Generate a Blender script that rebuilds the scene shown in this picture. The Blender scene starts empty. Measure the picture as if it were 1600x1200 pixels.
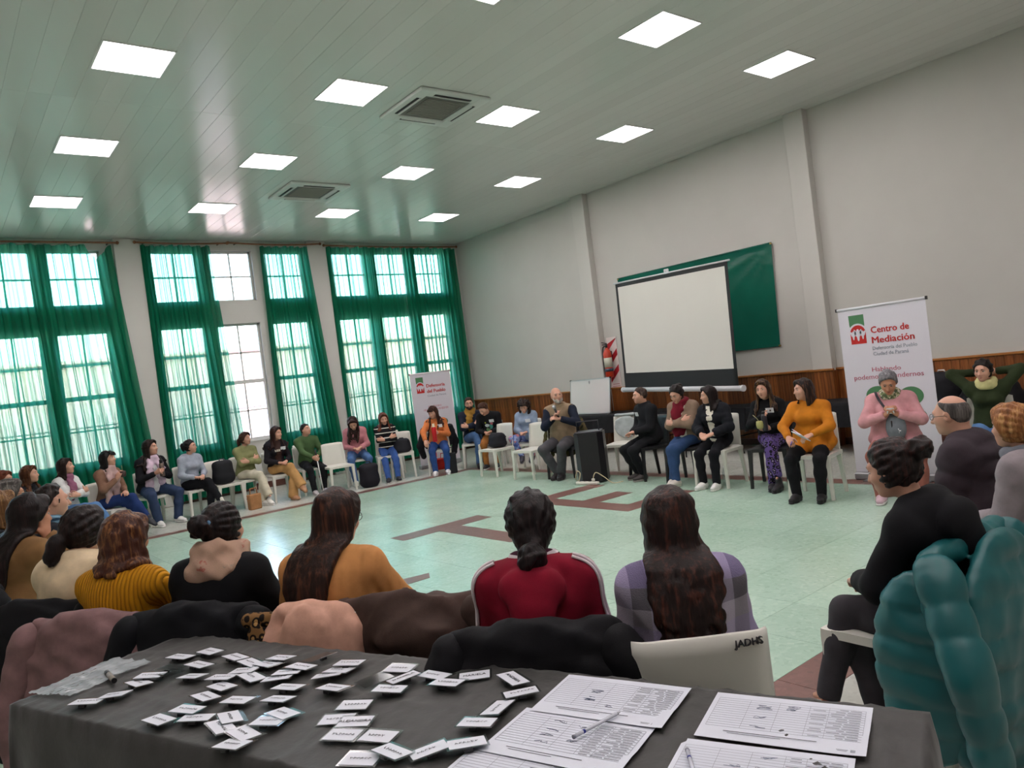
import bpy, bmesh, math, random
import numpy as np
from mathutils import Vector, Matrix
random.seed(7)
RNG = np.random.default_rng(7)
SC = bpy.context.scene
COL = SC.collection
R = math.radians

# ---------------------------------------------------------------- camera
cam_d = bpy.data.cameras.new('camera'); cam = bpy.data.objects.new('camera', cam_d); COL.objects.link(cam)
cam_d.sensor_width = 36.0; cam_d.lens = 1168.73/1600*36.0; cam_d.clip_start = .05; cam_d.clip_end = 400
_r = Vector((0.77624462, -0.61799771, -0.12459184)); _u = Vector((0.1047931, -0.0683941, 0.99213943)); _f = Vector((0.62166124, 0.78319926, -0.01167134))
_m = Matrix((_r, _u, -_f)).transposed().to_4x4(); _m.translation = Vector((-10.337, -14.504, 1.58))
cam.matrix_world = _m
SC.camera = cam

# ---------------------------------------------------------------- sky, exposure
SKY_STRENGTH = 2.3
LAMP_STRENGTH = 15.0
w = bpy.data.worlds.new('sky'); SC.world = w; w.use_nodes = True
nt = w.node_tree; nt.nodes.clear()
wo = nt.nodes.new('ShaderNodeOutputWorld'); bg = nt.nodes.new('ShaderNodeBackground'); sk = nt.nodes.new('ShaderNodeTexSky')
sk.sky_type = 'NISHITA'; sk.sun_disc = False; sk.sun_elevation = R(24); sk.sun_rotation = R(200); sk.dust_density = 3.0; sk.air_density = 1.0
bg.inputs['Strength'].default_value = SKY_STRENGTH
nt.links.new(sk.outputs[0], bg.inputs[0]); nt.links.new(bg.outputs[0], wo.inputs[0])
SC.view_settings.view_transform = 'Standard'; SC.view_settings.look = 'None'; SC.view_settings.gamma = 1.0
SC.view_settings.use_curve_mapping = False
SC.view_settings.exposure = 0.82
SC.cycles.use_denoising = True
SC.cycles.max_bounces = 8; SC.cycles.diffuse_bounces = 4; SC.cycles.glossy_bounces = 4; SC.cycles.transparent_max_bounces = 12
SC.cycles.sample_clamp_direct = 5.0; SC.cycles.sample_clamp_indirect = 2.5; SC.cycles.blur_glossy = .6
SC.cycles.caustics_reflective = False; SC.cycles.caustics_refractive = False

# ---------------------------------------------------------------- materials
def lin(c):
    if isinstance(c, str):
        c = c.lstrip('#'); c = [int(c[i:i+2], 16)/255 for i in (0, 2, 4)]
    return tuple((v/12.92 if v <= .04045 else ((v+.055)/1.055)**2.4) for v in c) + (1.0,)
MATS = {}
class NT:
    def __init__(s, name):
        s.m = bpy.data.materials.new(name); s.m.use_nodes = True; s.t = s.m.node_tree; s.t.nodes.clear()
        s.out = s.n('ShaderNodeOutputMaterial')
    def n(s, t, **kw):
        nd = s.t.nodes.new(t)
        for k, v in kw.items(): setattr(nd, k, v)
        return nd
    def l(s, a, b): s.t.links.new(a, b)
    def bsdf(s, rough=.6, metal=0., spec=.5):
        b = s.n('ShaderNodeBsdfPrincipled'); b.inputs['Roughness'].default_value = rough; b.inputs['Metallic'].default_value = metal
        b.inputs['Specular IOR Level'].default_value = spec
        s.l(b.outputs[0], s.out.inputs[0]); return b
    def coord(s, which='Object', scale=(1, 1, 1), rot=(0, 0, 0)):
        tc = s.n('ShaderNodeTexCoord'); mp = s.n('ShaderNodeMapping'); mp.inputs['Scale'].default_value = scale; mp.inputs['Rotation'].default_value = rot
        s.l(tc.outputs[which], mp.inputs[0]); return mp.outputs[0]
    def noise(s, vec, scale, detail=3., rough=.55):
        n = s.n('ShaderNodeTexNoise'); n.inputs['Scale'].default_value = scale; n.inputs['Detail'].default_value = detail; n.inputs['Roughness'].default_value = rough
        if vec is not None: s.l(vec, n.inputs['Vector'])
        return n.outputs['Fac']
    def ramp(s, fac, stops, interp='LINEAR'):
        r = s.n('ShaderNodeValToRGB'); r.color_ramp.interpolation = interp; e = r.color_ramp.elements
        while len(e) < len(stops): e.new(.5)
        for el, (p, c) in zip(e, stops): el.position = p; el.color = lin(c)
        s.l(fac, r.inputs[0]); return r.outputs[0]
    def mix(s, fac, a, b):
        m = s.n('ShaderNodeMix', data_type='RGBA')
        for sock, v in ((0, fac), (6, a), (7, b)):
            if hasattr(v, 'is_linked'): s.l(v, m.inputs[sock])
            elif sock == 0: m.inputs[0].default_value = v
            else: m.inputs[sock].default_value = lin(v)
        return m.outputs[2]
    def bump(s, h, b, strength=.3, dist=.01):
        bp = s.n('ShaderNodeBump'); bp.inputs['Strength'].default_value = strength; bp.inputs['Distance'].default_value = dist
        s.l(h, bp.inputs['Height']); s.l(bp.outputs[0], b.inputs['Normal'])
    def math(s, op, a, b=None):
        m = s.n('ShaderNodeMath', operation=op)
        for i, v in enumerate((a, b)):
            if v is None: continue
            if hasattr(v, 'is_linked'): s.l(v, m.inputs[i])
            else: m.inputs[i].default_value = v
        return m.outputs[0]
    def sep(s, vec):
        x = s.n('ShaderNodeSeparateXYZ'); s.l(vec, x.inputs[0]); return x.outputs

def plain(name, color, rough=.5, metal=0., var=.0, vscale=8., spec=.5, bump=0., bscale=200.):
    if name in MATS: return MATS[name]
    N = NT(name); b = N.bsdf(rough, metal, spec); v = N.coord()
    c = lin(color)
    if var:
        d = [max(0, x*(1-var)) for x in c[:3]]+[1]; u = [min(1, x*(1+var)) for x in c[:3]]+[1]
        r = N.n('ShaderNodeValToRGB'); r.color_ramp.elements[0].position = .3; r.color_ramp.elements[1].position = .7
        r.color_ramp.elements[0].color = d; r.color_ramp.elements[1].color = u
        N.l(N.noise(v, vscale), r.inputs[0]); N.l(r.outputs[0], b.inputs['Base Color'])
    else: b.inputs['Base Color'].default_value = c
    if bump: N.bump(N.noise(v, bscale, 2.), b, bump, .004)
    MATS[name] = N.m; return N.m

def fabric(name, color, var=.14, knit=0., rough=.9, scale=14., sheen=.0):
    if name in MATS: return MATS[name]
    N = NT(name); b = N.bsdf(rough, 0, .25); v = N.coord(); c = lin(color)
    r = N.n('ShaderNodeValToRGB'); r.color_ramp.elements[0].position = .3; r.color_ramp.elements[1].position = .7
    r.color_ramp.elements[0].color = [x*(1-var) for x in c[:3]]+[1]; r.color_ramp.elements[1].color = [min(1, x*(1+var)) for x in c[:3]]+[1]
    N.l(N.noise(v, scale, 5.), r.inputs[0]); N.l(r.outputs[0], b.inputs['Base Color'])
    b.inputs['Sheen Weight'].default_value = sheen
    h = N.noise(v, 420., 2.)
    if knit:
        wv = N.n('ShaderNodeTexWave', wave_type='BANDS', bands_direction='X'); wv.inputs['Scale'].default_value = knit; wv.inputs['Distortion'].default_value = 1.2
        wv.inputs['Detail'].default_value = 1.; N.l(v, wv.inputs[0]); h = N.math('ADD', N.math('MULTIPLY', h, .3), wv.outputs[1])
        N.bump(h, b, .5, .006)
    else: N.bump(h, b, .25, .003)
    MATS[name] = N.m; return N.m

def emit(name, color, strength):
    if name in MATS: return MATS[name]
    N = NT(name); e = N.n('ShaderNodeEmission'); e.inputs[0].default_value = lin(color); e.inputs[1].default_value = strength
    N.l(e.outputs[0], N.out.inputs[0]); MATS[name] = N.m; return N.m

# ---------------------------------------------------------------- objects
def tag(o, label=None, cat=None, group=None, kind=None):
    if label: o['label'] = label
    if cat: o['category'] = cat
    if group: o['group'] = group
    if kind: o['kind'] = kind
    return o
def empty(name, loc=(0, 0, 0), rz=0., label=None, cat=None, group=None, rot=None):
    o = bpy.data.objects.new(name, None); COL.objects.link(o); o.empty_display_size = .1
    o.location = loc; o.rotation_euler = rot if rot else (0, 0, rz)
    return tag(o, label, cat, group)
def link(name, me, mat=None, parent=None, loc=None, rot=None, label=None, cat=None, group=None, kind=None):
    if mat is not None:
        for m in (mat if isinstance(mat, (list, tuple)) else [mat]): me.materials.append(m)
    o = bpy.data.objects.new(name, me); COL.objects.link(o)
    if parent is not None: o.parent = parent
    if loc is not None: o.location = loc
    if rot is not None: o.rotation_euler = rot
    return tag(o, label, cat, group, kind)
def inst(o, parent=None, loc=None, rot=None, name=None):
    c = o.copy(); COL.objects.link(c)
    if parent is not None: c.parent = parent
    if loc is not None: c.location = loc
    if rot is not None: c.rotation_euler = rot
    return c
def copy_tree(o, parent=None):
    c = o.copy(); COL.objects.link(c); c.parent = parent
    for ch in list(o.children): copy_tree(ch, c)
    return c
def npmesh(name, V, Q, smooth=True, mi=None):
    """mesh from numpy vertices and quads"""
    me = bpy.data.meshes.new(name); V = np.asarray(V, np.float32); Q = np.asarray(Q, np.int32); k = Q.shape[1]
    me.vertices.add(len(V)); me.vertices.foreach_set('co', V.ravel())
    me.loops.add(Q.size); me.loops.foreach_set('vertex_index', Q.ravel())
    me.polygons.add(len(Q)); me.polygons.foreach_set('loop_start', np.arange(0, Q.size, k, dtype=np.int32))
    if mi is not None: me.polygons.foreach_set('material_index', np.asarray(mi, np.int32))
    me.update(calc_edges=True)
    me.polygons.foreach_set('use_smooth', np.full(len(Q), smooth))
    return me
class MB:
    """collects simple solids into one mesh"""
    def __init__(s): s.bm = bmesh.new(); s.mi = 0
    def _fin(s, vs, M, bevel, segs, smooth):
        if M is not None: bmesh.ops.transform(s.bm, matrix=M, verts=vs)
    def box(s, c, size, rot=None, bevel=0., segs=1, taper=None):
        r = bmesh.ops.create_cube(s.bm, size=1.0); vs = r['verts']
        for v in vs:
            v.co.x *= size[0]; v.co.y *= size[1]; v.co.z *= size[2]
            if taper and v.co.z < 0: v.co.x *= taper; v.co.y *= taper
        fs = list({f for v in vs for f in v.link_faces})
        for f in fs: f.material_index = s.mi
        if bevel:
            es = list({e for v in vs for e in v.link_edges})
            rb = bmesh.ops.bevel(s.bm, geom=es, offset=bevel, segments=segs, profile=.5, affect='EDGES')
            vs = list({v for f in rb['faces'] for v in f.verts} | {v for v in vs if v.is_valid})
            for f in {f for v in vs for f in v.link_faces}: f.material_index = s.mi
        M = Matrix.Translation(Vector(c))
        if rot is not None: M = M @ (rot.to_4x4() if hasattr(rot, 'to_4x4') else rot)
        bmesh.ops.transform(s.bm, matrix=M, verts=vs); return s
    def cyl(s, a, b, r0, r1=None, n=12):
        a = Vector(a); b = Vector(b); d = b-a; r1 = r0 if r1 is None else r1
        r = bmesh.ops.create_cone(s.bm, cap_ends=True, cap_tris=False, segments=n, radius1=r0, radius2=r1, depth=d.length)
        q = Vector((0, 0, 1)).rotation_difference(d.normalized())
        bmesh.ops.transform(s.bm, matrix=Matrix.Translation((a+b)/2) @ q.to_matrix().to_4x4(), verts=r['verts'])
        for f in {f for v in r['verts'] for f in v.link_faces}: f.material_index = s.mi; f.smooth = len(f.verts) == 4
        return s
    def tube(s, pts, r, n=8, closed=False):
        pts = [Vector(p) for p in pts]; k = len(pts); rings = []; prev = None
        for i, p in enumerate(pts):
            if closed: t = pts[(i+1) % k]-pts[i-1]
            else: t = pts[min(i+1, k-1)]-pts[max(i-1, 0)]
            t.normalize()
            if prev is None:
                prev = t.orthogonal().normalized()
            prev = (prev-t*prev.dot(t)).normalized(); bn = t.cross(prev)
            rr = r[i] if isinstance(r, (list, tuple)) else r
            rings.append([s.bm.verts.new(p+(prev*math.cos(2*math.pi*j/n)+bn*math.sin(2*math.pi*j/n))*rr) for j in range(n)])
        for i in range(k if closed else k-1):
            A = rings[i]; B = rings[(i+1) % k]
            for j in range(n):
                f = s.bm.faces.new((A[j], A[(j+1) % n], B[(j+1) % n], B[j])); f.smooth = True; f.material_index = s.mi
        if not closed:
            for rg, rev in ((rings[0], True), (rings[-1], False)):
                f = s.bm.faces.new(rg[::-1] if rev else rg); f.material_index = s.mi
        return s
    def lathe(s, prof, c=(0, 0, 0), n=16, M=None):
        rings = []
        for (r, z) in prof: rings.append([s.bm.verts.new(Vector((r*math.cos(2*math.pi*j/n)+c[0], r*math.sin(2*math.pi*j/n)+c[1], z+c[2]))) for j in range(n)])
        vs = [v for g in rings for v in g]
        for A, B in zip(rings, rings[1:]):
            for j in range(n):
                f = s.bm.faces.new((A[j], A[(j+1) % n], B[(j+1) % n], B[j])); f.smooth = True; f.material_index = s.mi
        f = s.bm.faces.new(rings[0][::-1]); f.material_index = s.mi
        f = s.bm.faces.new(rings[-1]); f.material_index = s.mi
        if M is not None: bmesh.ops.transform(s.bm, matrix=M, verts=vs)
        return s
    def prism(s, outline, depth, M=None):
        """outline in xy, extruded in z"""
        a = [s.bm.verts.new((x, y, 0)) for x, y in outline]; b = [s.bm.verts.new((x, y, depth)) for x, y in outline]; n = len(a)
        fs = [s.bm.faces.new(a[::-1]), s.bm.faces.new(b)]
        for i in range(n): fs.append(s.bm.faces.new((a[i], a[(i+1) % n], b[(i+1) % n], b[i])))
        for f in fs: f.material_index = s.mi
        if M is not None: bmesh.ops.transform(s.bm, matrix=M, verts=a+b)
        return s
    def mesh(s, name='mesh'):
        me = bpy.data.meshes.new(name); s.bm.normal_update(); s.bm.to_mesh(me); s.bm.free(); return me
    def build(s, name, mat, parent=None, **kw): return link(name, s.mesh(name), mat, parent, **kw)
def text_mesh(txt, size, align='LEFT', bold=0., extrude=.0008, res=2):
    c = bpy.data.curves.new('text', 'FONT'); c.body = txt; c.size = size; c.align_x = align; c.extrude = extrude; c.offset = bold; c.resolution_u = res
    o = bpy.data.objects.new('text_tmp', c); COL.objects.link(o)
    dg = bpy.context.evaluated_depsgraph_get(); me = bpy.data.meshes.new_from_object(o.evaluated_get(dg))
    bpy.data.objects.remove(o); bpy.data.curves.remove(c); return me
# ================================================================ the room
H = 4.83; XL = -13.2; YB = -18.2
wall_m = plain('wall_paint', '#c3c1bb', .6, var=.03, vscale=1.2)
pier_m = plain('pier_paint', '#c6c4be', .6, var=.03, vscale=1.5)
trim_m = plain('window_white', '#dcdcd8', .45)
def struct(o): return tag(o, kind='structure')

def terrazzo(name, base, dark, light):
    N = NT(name); b = N.bsdf(.17, 0, .55); v = N.coord('Object'); oi = N.n('ShaderNodeObjectInfo')
    ad = N.n('ShaderNodeVectorMath', operation='ADD'); sc = N.n('ShaderNodeVectorMath', operation='SCALE')
    N.l(oi.outputs['Location'], sc.inputs[0]); sc.inputs['Scale'].default_value = 1.0; N.l(v, ad.inputs[0]); N.l(sc.outputs[0], ad.inputs[1]); p = ad.outputs[0]
    vo = N.n('ShaderNodeTexVoronoi'); vo.inputs['Scale'].default_value = 42.; N.l(p, vo.inputs['Vector'])
    chip = N.ramp(vo.outputs['Color'], [(.0, dark), (.35, base), (.65, base), (1., light)])
    big = N.ramp(N.noise(p, 1.3, 4.), [(.35, base), (.7, light)])
    m = N.mix(.5, chip, big)
    # each tile a little different
    hs = N.n('ShaderNodeHueSaturation'); N.l(m, hs.inputs['Color'])
    mr = N.n('ShaderNodeMapRange'); mr.inputs[3].default_value = .93; mr.inputs[4].default_value = 1.05; N.l(oi.outputs['Random'], mr.inputs[0]); N.l(mr.outputs[0], hs.inputs['Value'])
    N.l(hs.outputs[0], b.inputs['Base Color'])
    b.inputs['Roughness'].default_value = .38 if 'brown' in name else .24
    MATS[name] = N.m; return N.m
green_t = terrazzo('green_terrazzo', '#a3c1ad', '#88a894', '#bad2c2')
grey_t = terrazzo('grey_terrazzo', '#b4b6ae', '#93958f', '#c9cbc2')
brown_t = terrazzo('brown_granite', '#6b4a42', '#4a332e', '#86615a')

fl = MB(); fl.box(((XL)/2, YB/2, -.06), (-XL, -YB, .1)); floor = struct(fl.build('floor', plain('tile_joint', '#93a99b', .6)))
# tiles: 0.5 m, the green field inside a brown border
X0, X1, Y0, Y1 = -10.9, -2.78, -12.42, -3.5
def tile_mesh(wx, wy):
    m = MB(); m.box((0, 0, -.005), (wx-.0022, wy-.0022, .01), bevel=.0007); return m.mesh('tile')
def tiles(xa, xb, ya, yb, mat, size=.5):
    nx = max(1, round((xb-xa)/size)); ny = max(1, round((yb-ya)/size)); dx = (xb-xa)/nx; dy = (yb-ya)/ny
    return [(xa+(i+.5)*dx, ya+(j+.5)*dy, dx, dy, mat) for i in range(nx) for j in range(ny)]
B = .24
T = tiles(X0, X1, Y0, Y1, green_t)
T += tiles(X1+B, 0, YB, 0, grey_t) + tiles(X0, X1+B, Y1+B, 0, grey_t) + tiles(X0, X1+B, YB, Y0-B, grey_t) + tiles(XL, X0-B, YB, 0, grey_t)
T += tiles(X1, X1+B, Y0, Y1, brown_t, .48) + tiles(X0-B, X1+B, Y1, Y1+B, brown_t, .48) + tiles(X0-B, X1+B, Y0-B, Y0, brown_t, .48)
T += tiles(X0-B, X0, Y0, Y1, brown_t, .48) + tiles(X0-B, X0, YB, Y0-B, grey_t) + tiles(X0-B, X0, Y1+B, 0, grey_t)
T = [t for t in T if t[0] > XL]
def in_view(t):
    d = Vector((t[0], t[1], 0))-_m.translation; z = d.dot(_f)
    if z < .5: return 99
    u, v = d.dot(_r)/z, d.dot(_u)/z
    return z if abs(u) < .72 and abs(v) < .55 else 50+z
T.sort(key=in_view)
tm = {}
rest = {}
for k, (x, y, dx, dy, mat) in enumerate(T):
    if k < 290:
        key = (round(dx, 3), round(dy, 3), mat.name)
        if key not in tm: tm[key] = tile_mesh(dx, dy); tm[key].materials.append(mat)
        link('floor_tile', tm[key], None, floor, loc=(x, y, 0))
    else: rest.setdefault(mat.name, MB()).box((x, y, -.005), (dx-.0022, dy-.0022, .01))
for nm, mb in rest.items(): tag(mb.build('floor_tiling', MATS[nm], floor), kind='stuff')
# letters inlaid in the floor, seen from the far side
def slab(pts, mat=brown_t, name='letter_inlay'):
    m = MB(); m.prism(pts, .0035, Matrix.Translation((0, 0, -.002))); return m.build(name, mat, floor)
slab([(-6.52, -7.56), (-6.07, -7.56), (-6.07, -8.8), (-5.79, -8.8), (-5.79, -7.56), (-5.36, -7.56), (-5.36, -7.27), (-6.52, -7.27)])
slab([(-4.62, -7.22), (-3.62, -7.22), (-3.5, -7.5), (-4.33, -7.5), (-4.33, -8.0), (-3.76, -8.0), (-3.76, -8.27), (-4.33, -8.27), (-4.33, -8.72), (-3.48, -8.72), (-3.48, -8.99), (-4.62, -8.99)][:3] + [(-3.62, -7.5), (-4.33, -7.5), (-4.33, -8.0), (-3.76, -8.0), (-3.76, -8.27), (-4.33, -8.27), (-4.33, -8.72), (-3.48, -8.72), (-3.48, -8.99), (-4.62, -8.99)] if False else
     [(-4.62, -7.22), (-3.45, -7.22), (-3.45, -7.5), (-4.33, -7.5), (-4.33, -8.0), (-3.76, -8.0), (-3.76, -8.27), (-4.33, -8.27), (-4.33, -8.72), (-3.48, -8.72), (-3.48, -8.99), (-4.62, -8.99)])
slab([(-8.5, -8.95), (-8.42, -8.68), (-7.1, -8.98), (-7.18, -9.12), (-7.9, -9.1)])

# ceiling of PVC planks
ce = MB(); ce.box((XL/2, YB/2, H+.1), (-XL, -YB, .1)); ceiling = struct(ce.build('ceiling', wall_m))
N = NT('pvc_ceiling'); b = N.bsdf(.2, 0, .35); b.inputs['Base Color'].default_value = lin('#c6cac6')
v = N.coord('Object'); oi = N.n('ShaderNodeObjectInfo'); hs = N.n('ShaderNodeHueSaturation'); hs.inputs['Color'].default_value = lin('#dcdcd8')
mr = N.n('ShaderNodeMapRange'); mr.inputs[3].default_value = .96; mr.inputs[4].default_value = 1.03; N.l(oi.outputs['Random'], mr.inputs[0]); N.l(mr.outputs[0], hs.inputs['Value']); N.l(hs.outputs[0], b.inputs['Base Color'])
N.bump(N.noise(N.coord('Object', (1.2, .25, 1)), 2.5, 2.), b, .25, .02)
pvc = N.m
segs = [(-6.27, 0), (-12.4, -6.27), (YB, -12.4)]
pm = []
for a, c in segs:
    m = MB(); m.box((0, 0, 0), (.1990, c-a-.003, .012), bevel=.0016); me = m.mesh('plank'); me.materials.append(pvc); pm.append(me)
for i in range(66):
    for (a, c), me in zip(segs, pm): link('ceiling_plank', me, None, ceiling, loc=(-.1-.2*i, (a+c)/2, H+.006))

# right wall: plaster, two piers, boarded wainscot
wr = MB(); wr.box((.1, YB/2, H/2+.1), (.2, -YB, H+.2)); wall_right = struct(wr.build('wall_right', wall_m))
for a, c in ((-4.47, -4.15), (-8.99, -8.69), (-13.5, -13.2)):
    m = MB(); m.box((-.07, (a+c)/2, H/2), (.14, c-a, H), bevel=.006); m.build('pier', pier_m, wall_right)
N = NT('wainscot_wood'); b = N.bsdf(.38, 0, .5); oi = N.n('ShaderNodeObjectInfo'); v = N.coord('Object', (18, 18, 1.1))
ad = N.n('ShaderNodeVectorMath', operation='ADD'); N.l(v, ad.inputs[0]); N.l(oi.outputs['Location'], ad.inputs[1])
ns = N.noise(ad.outputs[0], 2.2, 5., .6)
c = N.ramp(ns, [(.25, '#4a2812'), (.5, '#7a451f'), (.72, '#9a5f2e')])
hs = N.n('ShaderNodeHueSaturation'); mr = N.n('ShaderNodeMapRange'); mr.inputs[3].default_value = .6; mr.inputs[4].default_value = 1.3; N.l(oi.outputs['Random'], mr.inputs[0]); N.l(mr.outputs[0], hs.inputs['Value']); N.l(c, hs.inputs['Color']); N.l(hs.outputs[0], b.inputs['Base Color'])
N.bump(ns, b, .2, .004); wood = N.m; MATS['wood'] = wood
m = MB(); m.box((-.005, 0, 0), (.014, .098, 1.08), bevel=.004); pme = m.mesh('board'); pme.materials.append(wood)
y = -.06
while y > -14.2:
    inp = any(a-.05 < y < c+.05 for a, c in ((-4.47, -4.15), (-8.99, -8.69), (-13.5, -13.2)))
    link('wainscot_plank', pme, None, wall_right, loc=(-.155 if inp else -.012, y, .54)); y -= .1
for a, c in ((-4.47, -4.15), (-8.99, -8.69)):
    for yy in (a-.008, c+.008): m = MB(); m.box((-.085, yy, .54), (.15, .014, 1.08), bevel=.003); m.build('wainscot_plank', wood, wall_right)
m = MB(); m.box((-.02, -7.1, 1.095), (.05, 14.2, .03), bevel=.006)
for a, c in ((-4.47, -4.15), (-8.99, -8.69)): m.box((-.16, (a+c)/2, 1.095), (.05, c-a+.06, .03), bevel=.006)
m.build('wainscot_rail', plain('rail_wood', '#a56b35', .4, var=.2, vscale=5.), wall_right)
bb = MB(); bb.box((-.03, -7.1, .05), (.02, 14.2, .1), bevel=.004); struct(bb.build('baseboard_right', plain('skirting_brown', '#5e3a30', .35)))
# back and left wall (behind the camera)
m = MB(); m.box((XL/2, YB-.1, H/2+.1), (-XL+.4, .2, H+.2)); struct(m.build('wall_back', wall_m))
m = MB(); m.box((XL-.1, YB/2, H/2+.1), (.2, -YB, H+.2)); struct(m.build('wall_left', wall_m))

# window wall: bays 3.5 m, three window columns per bay
WIN = []                                  # (x0, x1) of each column of glass
for bx in (-13.05, -9.95, -6.78, -3.28):
    for k in range(3): WIN.append((bx+k*1.02, bx+k*1.02+.82))
WIN = [(-12.2, -11.4)] + [(-10.45+k*1.03, -10.45+k*1.03+.82) for k in range(3)] + [(-6.76, -5.94), (-5.73, -4.91), (-4.66, -3.84)] + [(-3.22, -2.4), (-2.2, -1.38), (-1.2, -.38)]
ZL0, ZL1, ZU0, ZU1 = .97, 3.23, 3.67, 4.64
mb = MB(); TH = .26
xs = sorted([XL] + [x for p in WIN for x in p] + [0])
mb.box((XL/2, TH/2, ZL0/2), (-XL, TH, ZL0)); mb.box((XL/2, TH/2, (ZL1+ZU0)/2), (-XL, TH, ZU0-ZL1)); mb.box((XL/2, TH/2, (ZU1+H+.1)/2), (-XL, TH, H+.1-ZU1))
prev = XL
for a, c in sorted(WIN)+[(0, 0)]:
    if a-prev > .01:
        for z0, z1 in ((ZL0, ZL1), (ZU0, ZU1)): mb.box(((a+prev)/2, TH/2, (z0+z1)/2), (a-prev, TH, z1-z0))
    prev = c
wall_far = struct(mb.build('wall_far', pier_m))
for a, c in ((-7.36, -6.93), (-3.78, -3.37)):
    m = MB(); m.box(((a+c)/2, -.05, H/2), (c-a, .1, H), bevel=.008); m.build('pier', pier_m, wall_far)
N = NT('window_glass'); tr = N.n('ShaderNodeBsdfTransparent'); gl = N.n('ShaderNodeBsdfGlossy'); gl.inputs['Roughness'].default_value = .03
fr = N.n('ShaderNodeFresnel'); fr.inputs[0].default_value = 1.45; mx = N.n('ShaderNodeMixShader'); N.l(fr.outputs[0], mx.inputs[0]); N.l(tr.outputs[0], mx.inputs[1]); N.l(gl.outputs[0], mx.inputs[2]); N.l(mx.outputs[0], N.out.inputs[0])
tr.inputs[0].default_value = (.92, .95, .93, 1); glass = N.m; MATS['glass'] = glass
def window(n, a, c):
    e = struct(empty('window_%d' % n, ((a+c)/2, .13, ZL0))); wd = c-a
    fm = MB()
    for z0, z1, rows, heavy in ((0, ZL1-ZL0, 4, True), (ZU0-ZL0, ZU1-ZL0, 2, False)):
        f = .035
        fm.box((-wd/2+f/2, 0, (z0+z1)/2), (f, .06, z1-z0)); fm.box((wd/2-f/2, 0, (z0+z1)/2), (f, .06, z1-z0))
        fm.box((0, 0, z0+f/2), (wd, .06, f)); fm.box((0, 0, z1-f/2), (wd, .06, f))
        fm.box((0, 0, (z0+z1)/2), (.028, .035, z1-z0))
        for k in range(1, rows):
            z = z0+(z1-z0)*k/rows
            fm.box((0, 0, z), (wd, .05 if heavy and k == 2 else .035, .075 if heavy and k == 2 else .028))
    fm.build('window_frame', trim_m, e)
    for z0, z1, rows in ((0, ZL1-ZL0, 4), (ZU0-ZL0, ZU1-ZL0, 2)):
        for k in range(rows):
            for sx in (-1, 1):
                m = MB(); m.box((sx*wd/4, 0, z0+(z1-z0)*(k+.5)/rows), (wd/2-.02, .005, (z1-z0)/rows-.02)); m.build('pane', glass, e)
    m = MB(); m.box((0, -.10, -.02), (wd+.08, .10, .035), bevel=.006); m.build('window_sill', trim_m, e)
for n, (a, c) in enumerate(WIN): window(n+1, a, c)
m = MB(); m.box((XL/2, -.012, .06), (-XL, .024, .12), bevel=.004); struct(m.build('baseboard_far', MATS['skirting_brown']))

# outside
m = MB(); m.box((-4, 16, -.3), (60, 32, .1)); struct(m.build('ground', plain('outside_paving', '#b8aca4', .9, var=.1)))
e = empty('neighbour_house', (-2, 7.2, -.25), 0, 'pale pink rendered house wall seen through the uncurtained window', 'building')
m = MB(); m.box((0, .15, 1.75), (40, .3, 3.5)); m.build('wall', plain('pink_render', '#e6c9cc', .9, var=.06, vscale=.6), e)
m = MB(); m.box((0, .1, 3.53), (40.2, .6, .08)); m.build('coping', plain('pink_coping', '#d9b9bb', .8), e)
for k in range(8):
    m = MB(); m.box((-14+4*k, -.04, 1.7), (.35, .1, 3.4)); m.build('pilaster', MATS['pink_render'], e)
e = empty('iron_fence', (-4, 4.2, -.25), 0, 'thin iron railing standing outside before the pink wall', 'fence')
for z in (.25, 1.85): m = MB(); m.box((0, 0, z), (22, .025, .03)); m.build('rail', plain('fence_iron', '#7d6b6c', .6), e)
bme = MB(); bme.box((0, 0, 1.05), (.014, .014, 2.1)); bme = bme.mesh('bar'); bme.materials.append(MATS['fence_iron'])
for k in range(140): link('bar', bme, None, e, loc=(-10.9+.157*k, 0, 0))

# ceiling lamps
lamp_m = emit('led_panel', '#fff3f4', LAMP_STRENGTH)
alu = plain('white_alu', '#e6e8e6', .4)
LX = [-2.0, -4.16, -6.33, -8.49, -10.65]; LY = [-2.36, -4.84, -7.31, -9.79, -12.27, -14.75]
dm = MB(); dm.box((0, 0, 0), (.575, .575, .006)); dm = dm.mesh('diffuser'); dm.materials.append(lamp_m)
fr_ = MB()
for sx in (-1, 1): fr_.box((sx*.295, 0, 0), (.012, .602, .012)); fr_.box((0, sx*.295, 0), (.602, .012, .012))
fr_ = fr_.mesh('lamp_frame'); fr_.materials.append(alu)
ORD = ['first', 'second', 'third', 'fourth', 'fifth', 'sixth']
ROWN = {0: 'row along the screen wall', 1: 'second row from the screen wall', 2: 'third row from the screen wall', 3: 'fourth row from the screen wall', 4: 'fifth row from the screen wall'}
for i in range(5):
    for j in range(6):
        if (i == 0 and j > 3) or (i == 4 and j < 4): continue  # panels beyond fourth from windows: unseen, added to brighten table and near row
        o = empty('ceiling_light', (LX[i], LY[j], H-.004), 0, 'square LED ceiling panel, %s from windows, %s' % (ORD[j], ROWN[i]), 'ceiling light', 'square LED ceiling panels')
        link('diffuser', dm, None, o); link('lamp_frame', fr_, None, o)
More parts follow.
